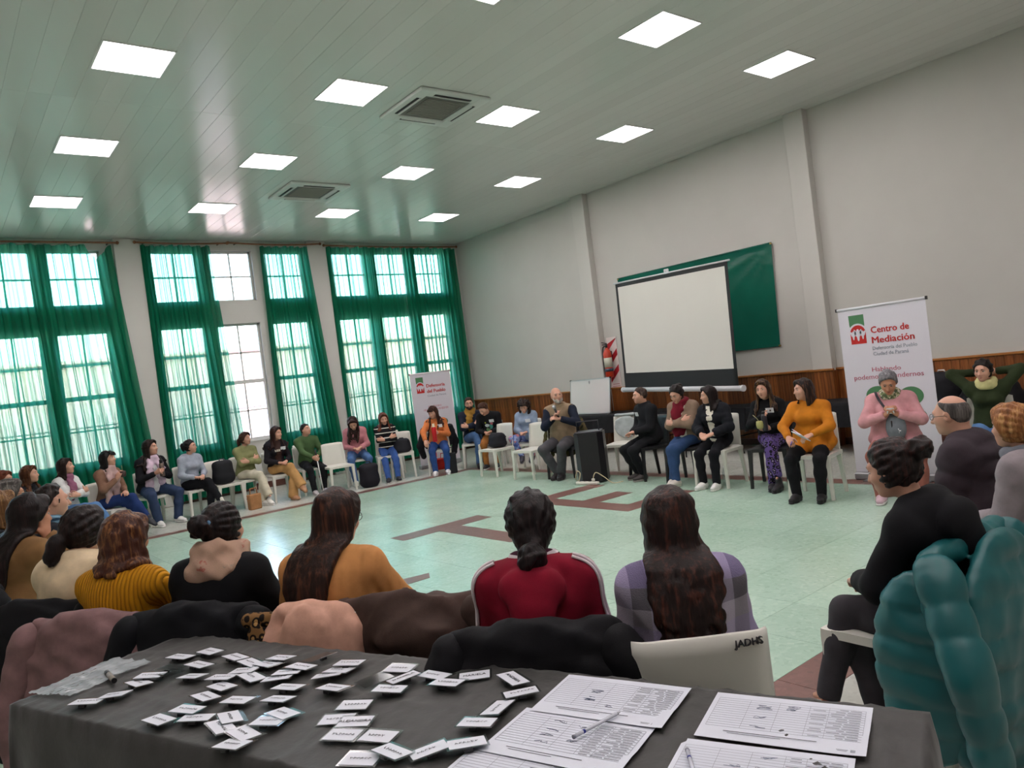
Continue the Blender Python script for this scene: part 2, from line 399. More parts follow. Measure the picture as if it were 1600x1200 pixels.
# ceiling air conditioners
def aircon(x, y, label):
    o = empty('ceiling_air_conditioner', (x, y, H), 0, label, 'air conditioner', 'ceiling cassette air conditioners')
    wm = plain('aircon_white', '#d6d8d4', .4); dk = plain('aircon_slot', '#1d1a1a', .6)
    m = MB()
    for sx in (-1, 1): m.box((sx*.395, 0, -.02), (.17, .96, .04), bevel=.012); m.box((0, sx*.395, -.02), (.66, .17, .04), bevel=.012)
    m.build('panel', wm, o)
    m = MB(); m.box((0, 0, -.012), (.64, .64, .02)); m.build('filter_backing', plain('aircon_grille_dark', '#6e6d68', .6), o)
    gm = MB(); gm.box((0, 0, 0), (.5, .012, .016)); gm = gm.mesh('slat'); gm.materials.append(plain('aircon_grille', '#98978f', .55))
    for k in range(14): link('grille_slat', gm, None, o, loc=(0, -.23+.035*k, -.027))
    for a in range(4):
        q = Matrix.Rotation(a*math.pi/2, 3, 'Z'); p = q @ Vector((.385, 0, -.041))
        m = MB(); m.box(p, (.035, .5, .006), rot=q); m.build('air_slot', dk, o)
        p = q @ Vector((.352, 0, -.044)); m = MB(); m.box(p, (.024, .5, .008), rot=q @ Matrix.Rotation(.5, 3, 'Y')); m.build('louver', wm, o)
aircon(-5.23, -7.27, 'white ceiling cassette air conditioner, the nearer and larger-looking of two')
aircon(-5.22, -3.6, 'white ceiling cassette air conditioner close to the window wall')

# curtains: sheer green cloth
N = NT('sheer_green'); tp = N.n('ShaderNodeBsdfTransparent'); tl = N.n('ShaderNodeBsdfTranslucent'); df = N.n('ShaderNodeBsdfDiffuse')
v = N.coord('Object'); col = N.ramp(N.noise(N.coord('Object', (6, 6, .5)), 3., 3.), [(.3, '#0c6a4c'), (.7, '#148a64')])
N.l(col, df.inputs[0]); tl.inputs[0].default_value = lin('#46a88e'); tp.inputs[0].default_value = lin('#bfe6d8')
m1 = N.n('ShaderNodeMixShader'); m1.inputs[0].default_value = .5; N.l(df.outputs[0], m1.inputs[1]); N.l(tl.outputs[0], m1.inputs[2])
m2 = N.n('ShaderNodeMixShader'); N.l(m1.outputs[0], m2.inputs[1]); N.l(tp.outputs[0], m2.inputs[2])
# weave opens where you look straight through it, closes at a slant (fold flanks)
lw = N.n('ShaderNodeLayerWeight'); lw.inputs[0].default_value = .35
rp = N.n('ShaderNodeMapRange'); rp.inputs[1].default_value = .05; rp.inputs[2].default_value = .6; rp.inputs[3].default_value = .24; rp.inputs[4].default_value = .01
N.l(lw.outputs['Facing'], rp.inputs[0]); N.l(rp.outputs[0], m2.inputs[0]); N.l(m2.outputs[0], N.out.inputs[0]); sheer = N.m
def curtain(xa, xb, xa2, xb2, label, seed, folds, z0=.06, z1=4.7, droop=None):
    rg = np.random.default_rng(seed); nu, nv = 340, 30
    u = np.linspace(0, 1, nu); vv = np.linspace(0, 1, nv); U, Vv = np.meshgrid(u, vv)
    ph = np.cumsum(rg.uniform(.5, 1.5, nu)); ph = ph/ph[-1]*folds*2*math.pi
    am = np.interp(u, np.linspace(0, 1, 9), rg.uniform(.5, 1.2, 9))
    fine = np.sin(ph*2.3+1)*.55+np.sin(ph*.37+2)*.6
    spread = .4+.6*Vv**.7
    y = -.13 + (np.sin(ph)*am)[None, :]*(.03+.035*Vv) + fine[None, :]*.03*(1-.5*Vv) + .02*np.sin(U*9+Vv*4)
    x = (xa+(xb-xa)*U)*(1-Vv**1.2)+(xa2+(xb2-xa2)*U)*Vv**1.2 + .012*np.cos(ph*1.0)[None, :]
    z = z1+(z0-z1)*Vv + (.012*np.sin(ph*.5))[None, :]*(1-Vv)
    if droop is not None: z = z - np.maximum(0, 1-np.abs(U-droop[0])/droop[1])*droop[2]*(1-Vv)**4
    V = np.stack([x, y, z], -1).reshape(-1, 3)-np.array([(xa+xb)/2, -.13, 0]); i = np.arange((nv-1)*nu).reshape(nv-1, nu)[:, :-1].ravel()
    Q = np.stack([i, i+nu, i+nu+1, i+1], 1)
    return link('curtain', npmesh('curtain', V, Q), sheer, None, loc=((xa+xb)/2, -.13, 0), label=label, cat='curtain', group='green curtains')
curtain(-10.6, -7.42, -10.6, -7.08, 'wide sheer green curtain covering the first window bay, beside the left pier', 1, 26, droop=(.93, .06, .25))
curtain(-6.95, -5.75, -6.93, -5.5, 'narrow sheer green curtain hanging left of the uncurtained window', 2, 15)
curtain(-4.78, -3.8, -4.85, -3.52, 'narrow sheer green curtain hanging right of the uncurtained window', 3, 13)
curtain(-3.38, -1.62, -3.36, -1.62, 'sheer green curtain of the corner bay beside the pier, left of its centre gap', 4, 17)
curtain(-1.57, -.14, -1.6, -.14, 'sheer green curtain in the room corner behind the smaller banner', 5, 14)
rod_m = plain('rod_wood', '#8a5a3c', .5, var=.2)
def rod(xa, xb, z, sag, label, y=-.13):
    pts = [(xa+(xb-xa)*t/10, y, z-sag*math.sin(math.pi*t/10)) for t in range(11)]
    o = empty('curtain_rod', ((xa+xb)/2, 0, z), 0, label, 'curtain rod', 'wooden curtain rods')
    ox = Vector(((xa+xb)/2, 0, z))
    m = MB(); m.tube([Vector(p)-ox for p in pts], .017, 8); m.build('pole', rod_m, o)
    for x in (xa, xb):
        m = MB(); m.lathe([(.005, -.03), (.026, -.015), (.03, 0), (.026, .015), (.005, .03)], n=10, M=Matrix.Translation(Vector((x, y, z))-ox) @ Matrix.Rotation(math.pi/2, 4, 'Y')); m.build('finial', rod_m, o)
    for x in (xa+.15, xb-.15):
        m = MB(); m.box(Vector((x, y/2, z-.01))-ox, (.015, abs(y), .02)); m.build('bracket', plain('bracket_metal', '#5c4a3e', .5, .6), o)
rod(-10.7, -7.3, 4.745, .0, 'wooden curtain rod over the first window bay')
rod(-7.02, -5.4, 4.76, .02, 'wooden curtain rod over the left part of the uncurtained bay')
rod(-5.38, -3.5, 4.77, .03, 'wooden curtain rod over the right part of the uncurtained bay')
rod(-3.42, -.08, 4.74, .02, 'wooden curtain rod over the corner window bay')
# ================================================================ figures: one smooth surface grown round a posed skeleton
V3 = lambda *a: np.array(a, float)
def nrm(v): return v/ (np.linalg.norm(v)+1e-9)
def rotm(axis, deg):
    a = R(deg); x, y, z = nrm(np.asarray(axis, float)); c, s = math.cos(a), math.sin(a); C = 1-c
    return np.array([[c+x*x*C, x*y*C-z*s, x*z*C+y*s], [y*x*C+z*s, c+y*y*C, y*z*C-x*s], [z*x*C-y*s, z*y*C+x*s, c+z*z*C]])
def cap(a, b, ra, rb=None, k=.02, cut=None, flat=None, q=None):
    """tapered limb from a to b; flat=(axis, factor) squashes it along an axis; q=(pitch, depth) quilting; cut = planes [(n, c)] keeping n.p < c"""
    return dict(t='c', a=np.asarray(a, float), b=np.asarray(b, float), ra=ra, rb=ra if rb is None else rb, k=k, cut=cut, flat=flat, q=q)
def ell(c, r, M=None, k=.03, cut=None, sub=False, q=None):
    return dict(t='e', c=np.asarray(c, float), r=np.asarray(r, float), M=np.eye(3) if M is None else M, k=k, cut=cut, sub=sub, q=q)
def grow(prims, off):
    out = []
    for p in prims:
        p = dict(p)
        if p['t'] == 'c': p['ra'] += off; p['rb'] += off
        else: p['r'] = p['r']+off
        out.append(p)
    return out
def dist(p, X, Y, Z):
    if p['t'] == 'c':
        a, b = p['a'], p['b']; ba = b-a; L2 = ba@ba+1e-12
        px, py, pz = X-a[0], Y-a[1], Z-a[2]
        h = np.clip((px*ba[0]+py*ba[1]+pz*ba[2])/L2, 0, 1)
        qx, qy, qz = px-ba[0]*h, py-ba[1]*h, pz-ba[2]*h
        r = p['ra']+(p['rb']-p['ra'])*h
        if p['q']:
            r = r + p['q'][1]*(np.sqrt(np.abs(np.sin(math.pi*h*math.sqrt(L2)/p['q'][0])))-.5)
        if p['flat'] is not None:
            ax, fac = p['flat']; d = qx*ax[0]+qy*ax[1]+qz*ax[2]; e = (1/fac-1)*d
            qx, qy, qz = qx+ax[0]*e, qy+ax[1]*e, qz+ax[2]*e
            D = (np.sqrt(qx*qx+qy*qy+qz*qz)-r)*fac if fac < .7 else np.sqrt(qx*qx+qy*qy+qz*qz)-r
        else: D = np.sqrt(qx*qx+qy*qy+qz*qz)-r
    else:
        c, r, M = p['c'], p['r'], p['M']; px, py, pz = X-c[0], Y-c[1], Z-c[2]
        u = (px*M[0, 0]+py*M[1, 0]+pz*M[2, 0]); v = (px*M[0, 1]+py*M[1, 1]+pz*M[2, 1]); w = (px*M[0, 2]+py*M[1, 2]+pz*M[2, 2])
        u0, v0, w0 = u/r[0], v/r[1], w/r[2]
        k0 = np.sqrt(u0*u0+v0*v0+w0*w0); k1 = np.sqrt((u0/r[0])**2+(v0/r[1])**2+(w0/r[2])**2)+1e-9
        D = k0*(k0-1)/k1
        if p['q']: D = D - p['q'][1]*(np.sqrt(np.abs(np.sin(math.pi*w/p['q'][0])))-.5)
    if p['cut']:
        for n, c in p['cut']: D = np.maximum(D, X*n[0]+Y*n[1]+Z*n[2]-c)
    return D
def reach(p):
    if p['t'] == 'c':
        r = max(p['ra'], p['rb'])*(1.0 if p['flat'] is None else max(1, p['flat'][1])); return np.minimum(p['a'], p['b'])-r, np.maximum(p['a'], p['b'])+r
    e = np.sqrt(((p['M']*p['r'][None, :])**2).sum(1)); return p['c']-e, p['c']+e
def smin(A, D, k):
    h = np.maximum(k-np.abs(A-D), 0)/k
    return np.minimum(A, D)-h*h*k*.25
def at_points(prims, P):
    X, Y, Z = P[:, 0], P[:, 1], P[:, 2]; A = np.full(len(P), 9.)
    for p in prims:
        if p.get('sub'): continue
        A = smin(A, dist(p, X, Y, Z), p['k'])
    return A
def axis_pts(lo, hi, h, refs):
    out = [lo]; x = lo
    while x < hi:
        s = h
        for a, b, hh in refs:
            if a-h*.6 <= x <= b: s = min(s, hh)
        x += s; out.append(x)
    return np.array(out, np.float32)
def surface(prims, h, refine=(), disp=None, floor=None):
    lo = np.min([reach(p)[0] for p in prims if not p.get('sub')], 0)-2.5*h; hi = np.max([reach(p)[1] for p in prims if not p.get('sub')], 0)+2.5*h
    ax = [axis_pts(lo[i], hi[i], h, [(a[i], b[i], hh) for a, b, hh in refine]) for i in range(3)]
    D = np.full([len(a) for a in ax], .25, np.float32)
    for p in prims:
        l, u = reach(p); m = p['k']+2.2*h+(.02 if p.get('q') else 0)
        s = [slice(max(0, np.searchsorted(ax[i], l[i]-m)-1), np.searchsorted(ax[i], u[i]+m)+1) for i in range(3)]
        X = ax[0][s[0]][:, None, None]; Y = ax[1][s[1]][None, :, None]; Z = ax[2][s[2]][None, None, :]
        d = dist(p, X, Y, Z).astype(np.float32); A = D[s[0], s[1], s[2]]
        if p.get('sub'): D[s[0], s[1], s[2]] = -smin(-A, d, p['k'])
        else: D[s[0], s[1], s[2]] = smin(A, d, p['k'])
    if disp is not None:
        I = np.nonzero(np.abs(D) < .05); D[I] += disp(ax[0][I[0]], ax[1][I[1]], ax[2][I[2]])
    if floor is not None: D = np.maximum(D, (floor-ax[2])[None, None, :])
    # surface nets
    S = D < 0
    n = S[:-1, :-1, :-1].astype(np.int8)
    cs = [(0, 0, 0), (1, 0, 0), (0, 1, 0), (1, 1, 0), (0, 0, 1), (1, 0, 1), (0, 1, 1), (1, 1, 1)]
    sh = D.shape
    sl = lambda c: tuple(slice(c[i], sh[i]-1+c[i]) for i in range(3))
    n = sum(S[sl(c)].astype(np.int8) for c in cs)
    I = np.nonzero((n > 0) & (n < 8)); N = len(I[0])
    acc = np.zeros((N, 3), np.float32); cnt = np.zeros(N, np.float32)
    vals = [D[I[0]+c[0], I[1]+c[1], I[2]+c[2]] for c in cs]
    base = np.stack([ax[i][I[i]] for i in range(3)], 1); step = np.stack([ax[i][I[i]+1]-ax[i][I[i]] for i in range(3)], 1)
    for i, a in enumerate(cs):
        for j, b in enumerate(cs):
            if j <= i or sum(abs(a[q]-b[q]) for q in range(3)) != 1: continue
            da, db = vals[i], vals[j]; m = (da < 0) != (db < 0)
            t = np.where(m, da/np.where(m, da-db, 1), 0)
            A3 = np.array(a, np.float32); B3 = np.array(b, np.float32)
            pt = A3[None]+(B3-A3)[None]*t[:, None]
            acc += pt*m[:, None]; cnt += m
    V = base+step*acc/cnt[:, None]
    idx = np.full([q-1 for q in sh], -1, np.int32); idx[I] = np.arange(N)
    Q = []
    for axn in range(3):
        o = [q for q in range(3) if q != axn]
        s0 = [slice(None)]*3; s1 = [slice(None)]*3
        s0[axn] = slice(0, -1); s1[axn] = slice(1, None)
        for q in o: s0[q] = slice(1, -1); s1[q] = slice(1, -1)
        A, B_ = S[tuple(s0)], S[tuple(s1)]
        E = np.nonzero(A != B_); e = [E[0].copy(), E[1].copy(), E[2].copy()]
        for q in o: e[q] = e[q]+1
        def cell(d0, d1):
            c = [e[0], e[1], e[2]]; c[o[0]] = c[o[0]]+d0; c[o[1]] = c[o[1]]+d1; return idx[c[0], c[1], c[2]]
        q4 = np.stack([cell(-1, -1), cell(0, -1), cell(0, 0), cell(-1, 0)], 1)
        fl = A[E]
        if axn == 1: fl = ~fl
        q4[~fl] = q4[~fl][:, ::-1]
        Q.append(q4)
    Q = np.concatenate(Q); Q = Q[(Q >= 0).all(1)]
    return V, Q
def wrinkle(seed, amp, freq=16., zf=1.0):
    rg = np.random.default_rng(seed); ds = [nrm(rg.normal(size=3)*np.array([1, 1, 1.6*zf]))*freq*rg.uniform(.6, 2.2) for _ in range(7)]; ph = rg.uniform(0, 6.28, 7); am = rg.uniform(.5, 1, 7)
    def f(x, y, z):
        wx = .03*np.sin(9*z+2*x+ph[0]); o = 0
        for d, p, a in zip(ds, ph, am): o = o + a*(1-np.abs(np.sin((x+wx)*d[0]+(y+wx)*d[1]+z*d[2]+p))*1.6)/2.2
        return (-amp*o/1.7).astype(np.float32)
    return f
def sdf_obj(name, prims, h, mat, parent, refine=(), disp=None, floor=None, **kw):
    V, Q = surface(prims, h, refine, disp, floor)
    return link(name, npmesh(name, V, Q), mat, parent, **kw)
def ik(S, T, l1, l2, pole):
    d = T-S; L = np.linalg.norm(d); L2 = min(L, (l1+l2)*.995); u = d/(L+1e-9); T = S+u*L2
    a = (l1*l1-l2*l2+L2*L2)/(2*L2); hh = math.sqrt(max(l1*l1-a*a, 0)); p = pole-u*(pole@u); p = nrm(p)
    return S+u*a+p*hh, T
ARMS = {  # target of the (right, left) wrist from the pelvis, elbow pole, palm normal, finger direction (None = along the forearm)
 'lap':     [(( .07, .27, .12), ( .5, -.35, -.5), (0, 0, -1), (-.55, .8, -.1)), ((-.06, .30, .13), (-.5, -.35, -.5), (0, 0, -1), (.55, .8, -.1))],
 'knees':   [(( .15, .36, .11), ( .7, -.3, -.2), (0, 0, -1), None), ((-.15, .36, .11), (-.7, -.3, -.2), (0, 0, -1), None)],
 'crossed': [((-.07, .225, .27), ( .8, .1, -.6), (0, -1, -.2), (-1, -.25, .2)), (( .06, .26, .235), (-.8, .1, -.6), (0, -1, -.2), (1, -.3, .2))],
 'hold':    [(( .05, .27, .26), ( .6, -.25, -.6), (-1, .2, -.2), (-.3, .9, .35)), ((-.05, .27, .24), (-.6, -.25, -.6), (1, .2, .2), (.3, .9, .35))],
 'low':     [(( .10, .30, .13), ( .7, -.35, -.3), (-.5, .1, -1), None), ((-.10, .30, .13), (-.7, -.35, -.3), (.5, .1, -1), None)],
}
LEGS = {  # (right, left) ankle from the pelvis x/y on the floor, ankle height, knee pole
 'sit':   [(( .10, .43, .075), (.15, .5, 1)), ((-.10, .43, .075), (-.15, .5, 1))],
 'close': [(( .065, .42, .075), (.03, .5, 1)), ((-.065, .42, .075), (-.03, .5, 1))],
 'tuck':  [(( .09, .24, .09), (.15, .8, .7)), ((-.09, .26, .09), (-.15, .8, .7))],
 'ext':   [(( .10, .66, .075), (.15, .2, 1)), ((-.10, .62, .075), (-.15, .2, 1))],
 'crossR': [((-.17, .58, .27), (-.1, .3, 1)), ((-.07, .40, .075), (-.1, .5, 1))],
 'crossL': [(( .17, .58, .27), (.1, .3, 1)), ((.07, .40, .075), (.1, .5, 1))],
 'ankles': [((-.04, .50, .08), (.15, .5, 1)), ((.05, .44, .085), (-.15, .5, 1))],
}
SKIN = {'light': '#c99a84', 'mid': '#b98468', 'tan': '#a56f52'}
def skin_mat(k):
    nm = 'skin_'+k
    if nm in MATS: return MATS[nm]
    N = NT(nm); b = N.bsdf(.5, 0, .4); v = N.coord(); c = lin(SKIN[k])
    r = N.n('ShaderNodeValToRGB'); r.color_ramp.elements[0].color = [c[0]*.9, c[1]*.82, c[2]*.8, 1]; r.color_ramp.elements[1].color = [min(1, c[0]*1.06), c[1]*1.08, c[2]*1.08, 1]
    N.l(N.noise(v, 18., 4.), r.inputs[0]); N.l(r.outputs[0], b.inputs['Base Color']); b.inputs['Subsurface Weight'].default_value = .0
    MATS[nm] = N.m; return N.m
def hair_mat(color, streak=None):
    nm = 'hair_'+color+(streak or '')
    if nm in MATS: return MATS[nm]
    N = NT(nm); b = N.bsdf(.5, 0, .22); v = N.coord('Object', (90, 90, 5)); n1 = N.noise(v, 1., 4., .6); n2 = N.noise(N.coord('Object', (30, 30, 3)), 1., 3.)
    c = lin(color); c2 = lin(streak) if streak else tuple(min(1, x*1.9+.004) for x in c[:3])+(1,)
    r = N.n('ShaderNodeValToRGB'); r.color_ramp.elements[0].position = .35; r.color_ramp.elements[1].position = .68
    r.color_ramp.elements[0].color = tuple(x*.55 for x in c[:3])+(1,); r.color_ramp.elements[1].color = c2
    e = r.color_ramp.elements.new(.5); e.color = c
    N.l(N.math('ADD', N.math('MULTIPLY', n1, .6), N.math('MULTIPLY', n2, .4)), r.inputs[0]); N.l(r.outputs[0], b.inputs['Base Color'])
    N.bump(n1, b, .55, .006); MATS[nm] = N.m; return N.m
eye_w = plain('eye_white', '#a39c92', .3); eye_d = plain('eye_iris', '#1c1410', .15)
def eye_mesh():
    m = MB(); bmesh.ops.create_uvsphere(m.bm, u_segments=14, v_segments=10, radius=1.0)
    for v in m.bm.verts: v.co = Vector((v.co.x, v.co.z, -v.co.y))
    for f in m.bm.faces: f.smooth = True; f.material_index = 1 if f.calc_center_median().y > .80 else 0
    me = m.mesh('eye'); me.materials.append(eye_w); me.materials.append(eye_d); return me
EYE = eye_mesh()

def hand(W, d, n, side, s, curl, spread=.0):
    d = nrm(d); n = nrm(n-d*(n@d)); t = np.cross(d, n)*side; out = []
    M = np.stack([t, d, n], 1)
    out.append(ell(W+d*.045*s, V3(.041, .056, .017)*s, M, .014))
    out.append(cap(W-d*.012*s, W+d*.03*s, .024*s, .028*s, .014, flat=(n, .75)))
    for off, L, da in ((.031, .072, .12), (.0105, .08, .03), (-.0105, .075, -.04), (-.030, .06, -.14)):
        B = W+(d*.085+t*off*1.0-n*.002)*s; dd = nrm(d+t*da*spread*2); p = B-dd*.02*s; c = curl; r = .0088*s
        for i, f in enumerate((.46, .32, .24)):
            u = dd*math.cos(R(c*(i+.6)))+n*math.sin(R(c*(i+.6))); q = (B if i == 0 else p)+u*L*f*s
            out.append(cap(B if i == 0 else p, q, r, r*.9, .005)); p = q; r *= .92
        out.append(cap(W+(d*.05+t*off*.8)*s, B, .011*s, .010*s, .008))
    T0 = W+(d*.022+t*.03)*s; T1 = T0+nrm(d*.65+t*.75+n*.25)*.036*s; T2 = T1+nrm(d*.85+t*.3+n*(.3+curl*.006))*.032*s; T3 = T2+nrm(d*.9+n*(.3+curl*.01))*.024*s
    out += [cap(T0, T1, .014*s, .0115*s, .01), cap(T1, T2, .0112*s, .0098*s, .005), cap(T2, T3, .0098*s, .0085*s, .004)]
    return out, W+d*.075*s+n*.018*s

def bezier_path(pts, n=12):
    pts = [np.asarray(p, float) for p in pts]; k = len(pts); out = []
    for i in range(k-1):
        p0 = pts[max(i-1, 0)]; p1 = pts[i]; p2 = pts[i+1]; p3 = pts[min(i+2, k-1)]
        for t in np.linspace(0, 1, n, endpoint=False):
            out.append(.5*((2*p1)+(-p0+p2)*t+(2*p0-5*p1+4*p2-p3)*t*t+(-p0+3*p1-3*p2+p3)*t**3))
    out.append(pts[-1]); return np.array(out)
def push_out(P, prims, gap):
    for _ in range(6):
        d = at_points(prims, P); m = d < gap
        if not m.any(): break
        e = .004; g = np.stack([at_points(prims, P+np.eye(3)[i]*e)-d for i in range(3)], 1); g /= np.linalg.norm(g, axis=1, keepdims=True)+1e-9
        P = P+np.where(m[:, None], g*(gap-d)[:, None], 0)
    return P
def lock(P, r0, r1, k=.006):
    n = len(P)-1; return [cap(P[i], P[i+1], r0+(r1-r0)*i/n, r0+(r1-r0)*(i+1)/n, k) for i in range(n)]

def hair_prims(st, HC, HM, s, solid, seed, near):
    """HC head centre, HM head axes (right, forward, up as columns); solid = clothed trunk the hair lies on"""
    rg = np.random.default_rng(seed); W = lambda x, y, z: HC+HM@(V3(x, y, z)*s)
    kind = st['kind']; vol = st.get('vol', .016)*.75; out = []
    def plane(slope, c):   # keep forward - slope*up < c
        n = HM@V3(0, 1, -slope); return (n, c*s+n@HC)
    def below(c): n = HM@V3(0, 0, -1); return (n, -c*s+n@HC)
    def above(c): n = HM@V3(0, 0, 1); return (n, c*s+n@HC)
    c0 = W(0, -.012, .02); rr = V3(.078+vol, .098+vol, .101+vol*.9)*s
    if kind == 'bald_ring':      # short hair all round, bare crown
        out.append(ell(c0, V3(.0815, .101, .104)*s, HM, .01, [plane(.75, -.022), below(-.066)]))
        out.append(dict(ell(W(0, -.030, .125), V3(.062, .085, .062)*s, HM, .025), sub=True)); return out
    if kind in ('receding', 'short'):
        v_ = st.get('vol', .010); sh = -.028 if kind == 'receding' else .006
        out.append(ell(c0, V3(.077+v_*.7, .097+v_, .101+v_)*s, HM, .01, [plane(.75, sh), below(-.06)]))
        for i in range(46):      # tufts
            th = rg.uniform(0, 6.28); zz = rg.uniform(-.2, .95); d = V3(math.cos(th)*math.sqrt(1-zz*zz), math.sin(th)*math.sqrt(1-zz*zz), zz)
            p = d*V3(.078+v_*.5, .098+v_*.8, .101+v_*.8)+V3(0, -.012, .02)
            if p[1]-.75*p[2] > sh-.012 or p[2] < -.03: continue
            t = nrm(np.cross(d, V3(1, .2, 0))+V3(0, -.2, -.3)); out.append(cap(W(*p), W(*(p+t*.026)), .011*s, .006*s, .008))
        for sd in (-1, 1): out.append(cap(W(sd*.077, .018, .02), W(sd*.077, .014, -.018), .008*s, .005*s, .01))
        return out
    hl = st.get('hairline', .02)
    out.append(ell(c0, rr, HM, .012, [plane(.62, hl)]))
    dn = st.get('dn', V3(0, 0, -1)); L = st.get('len', .35); n = st.get('n', 34 if near else 20); r0 = st.get('r', .019)*s; curl = st.get('curl', 0.)
    if kind in ('long', 'bob', 'half', 'pony') and not st.get('bangs'):      # hair parted over the forehead, swept to both sides
        for sd in (-1, 1):
            for i in range(6):
                f = i/5; a = vol*.6
                P = bezier_path([W(sd*(.004+.004*f)+st.get('part', .012), .062-.05*f, .112+a), W(sd*(.048-.004*f), .070-.045*f, .086+a), W(sd*(.074+a), .040-.032*f, .035), W(sd*(.078+a), .012-.02*f, -.02)], 4)
                out += lock(P, .012*s, .011*s, .009)
    if kind in ('long', 'bob', 'half'):
        amax = st.get('front', 105)
        for i in range(n):
            ph = R(-amax+2*amax*i/(n-1)+rg.uniform(-4, 4)); sx, sy = math.sin(ph), -math.cos(ph); LL = L*rg.uniform(.86, 1.05)
            a = vol*.55
            pts = [W(.02*sx, -.01+.02*sy, .118+a), W((.062+a)*sx, -.012+(.075+a)*sy, .085+a*.6), W((.080+a)*sx, -.012+(.1+a)*sy, .02), W((.078+a)*sx, -.012+(.095+a*.8)*sy, -.06)]
            p = pts[-1].copy(); m = max(2, int(L/.055))
            ga = st.get('gather')
            for j in range(1, m+1):
                f = j/m; o = HM@V3(sx, sy, 0)
                if ga is not None:
                    fb = min(1, f*2.2); lx = sx*(.082+a)*(1-(1-ga)*f)*(1+.25*math.sin(math.pi*f)); ly = -.012+sy*(.095+a*.8)*(1-fb)-(.125+.02*(i % 3))*fb
                    pts.append(HC+HM@(V3(lx, ly, -.06)*s)+dn*LL*f*s+st.get('sweep', V3(0, 0, 0))*f); continue
                p = pts[3]+dn*LL*f*s + o*(.012*math.sin(math.pi*f)*(1 if kind != 'bob' else 1.6)-.016*f*(kind == 'bob'))*s + st.get('sweep', V3(0, 0, 0))*f
                pts.append(p)
            P = bezier_path(pts, 4 if near else 2)
            if curl:
                q = np.linspace(0, 1, len(P)); amp = np.clip((q-.22)*2, 0, 1)*curl*s; w0 = rg.uniform(0, 6.28); fr = rg.uniform(9, 13)*max(L, .25)/.4*2.2
                P = P+np.stack([np.cos(q*fr+w0)*amp, np.sin(q*fr+w0)*amp, 0*q], 1)
            k = int(len(P)*3/ max(1, len(pts)-1)); P[k:] = push_out(P[k:], solid, .010*s)
            out += lock(P, r0, r0*st.get('tip', .6), .008)
        if st.get('bangs'):
            for i in range(9):
                x = -.06+.015*i; out += lock(np.array([W(x*.4, .05, .115), W(x*.9, .088, .085), W(x*1.1, .1, .05)]), .014*s, .008*s, .008)
    if kind in ('pony', 'bun', 'half'):
        tie = st.get('tie', (0, -.118, .02)); G = W(*tie)
        for i in range(18 if near else 10):    # hair drawn back to the tie
            ph = 2*math.pi*(i+.5)/(18 if near else 10); a = vol*.7
            e0 = HM@V3(math.cos(ph), .25, math.sin(ph))*.085*s
            A = c0+HM@(nrm(V3(math.cos(ph), .35, math.sin(ph)))*V3(.078+a, .098+a, .100+a)*s); Pp = bezier_path([A, (A+G)/2+nrm((A+G)/2-c0)*.03*s, G], 4)
            Pp = push_out(Pp, [ell(c0, rr*.985, HM)], .0)
            out += lock(Pp, .012*s, .012*s, .008)
        if kind == 'bun':
            rb = st.get('bun', .042)*s; C = G+(HM@nrm(V3(*tie)-V3(0, -.01, .02)))*rb*.6
            out.append(ell(C, V3(rb, rb*.8, rb), HM, .012))
            for i in range(7):
                th = rg.uniform(0, 6.28); ax_ = nrm(rg.normal(size=3)); b1 = nrm(np.cross(ax_, V3(.3, .5, .8))); b2 = np.cross(ax_, b1)
                P = np.array([C+(b1*math.cos(t)+b2*math.sin(t))*rb*.98 for t in np.linspace(th, th+3.6, 9)]); out += lock(P, .011*s, .008*s, .006)
        else:
            m = n if kind == 'pony' else 12
            bw = st.get('bw', .03)
            cp = [G, G+HM@V3(0, -.035, -.01)*s]+[G+HM@V3(0, -.045+.012*f, 0)*s+V3(0, 0, -1)*L*.86*f*s+st.get('sweep', V3(0, 0, 0))*f for f in (.3, .6, 1)]
            cp = bezier_path(cp, 3); cp[3:] = push_out(cp[3:], solid, bw*.7*s); nn = len(cp)
            out += [cap(cp[i], cp[i+1], bw*s*(.62+.42*math.sin(math.pi*(i+1)/nn)), bw*s*(.62+.42*math.sin(math.pi*(i+2)/nn)), .012) for i in range(nn-1)]
            for i in range(m):
                a = rg.uniform(0, 6.28); q = math.sqrt(rg.uniform(0, 1))*bw*s; o = HM@V3(math.cos(a), .55*math.sin(a), 0)*q*.75
                bk = HM@V3(0, -1, 0); LL = L*rg.uniform(.8, 1.05)*s; k = max(3, int(L/.05))
                pts = [G, G+bk*.03*s+o*.5] + [G+bk*(.045-.015*f)*s+V3(0, 0, -1)*LL*f+o*(1+.4*math.sin(3*f))+st.get('sweep', V3(0, 0, 0))*f for f in np.linspace(.12, 1, k)]
                P = bezier_path(pts, 3 if near else 2)
                if curl:
                    qq = np.linspace(0, 1, len(P)); w0 = rg.uniform(0, 6.28); fr = rg.uniform(14, 22)
                    P = P+np.stack([np.cos(qq*fr+w0), np.sin(qq*fr+w0), 0*qq], 1)*(np.clip(qq*3, 0, 1)*curl*s)[:, None]
                P[4:] = push_out(P[4:], solid, .010*s); out += lock(P, r0*.8, r0*.4, .005)
    if kind == 'curly':
        for i in range(st.get('n', 120)):
            d = nrm(rg.normal(size=3)); 
            if d[2] < -.75 or (d[1] > .25 and d[2] < .55): continue
            p = c0+HM@(d*V3(.085+vol*1.6, .1+vol*1.5, .105+vol*1.3)*s); 
            if d[2] < 0: p = p+V3(0, 0, -1)*L*rg.uniform(.1, .9)*s
            r = rg.uniform(.016, .028)*s; out.append(ell(p, V3(r, r, r*1.2), None, .012))
    if kind == 'ringlets': pass
    return out

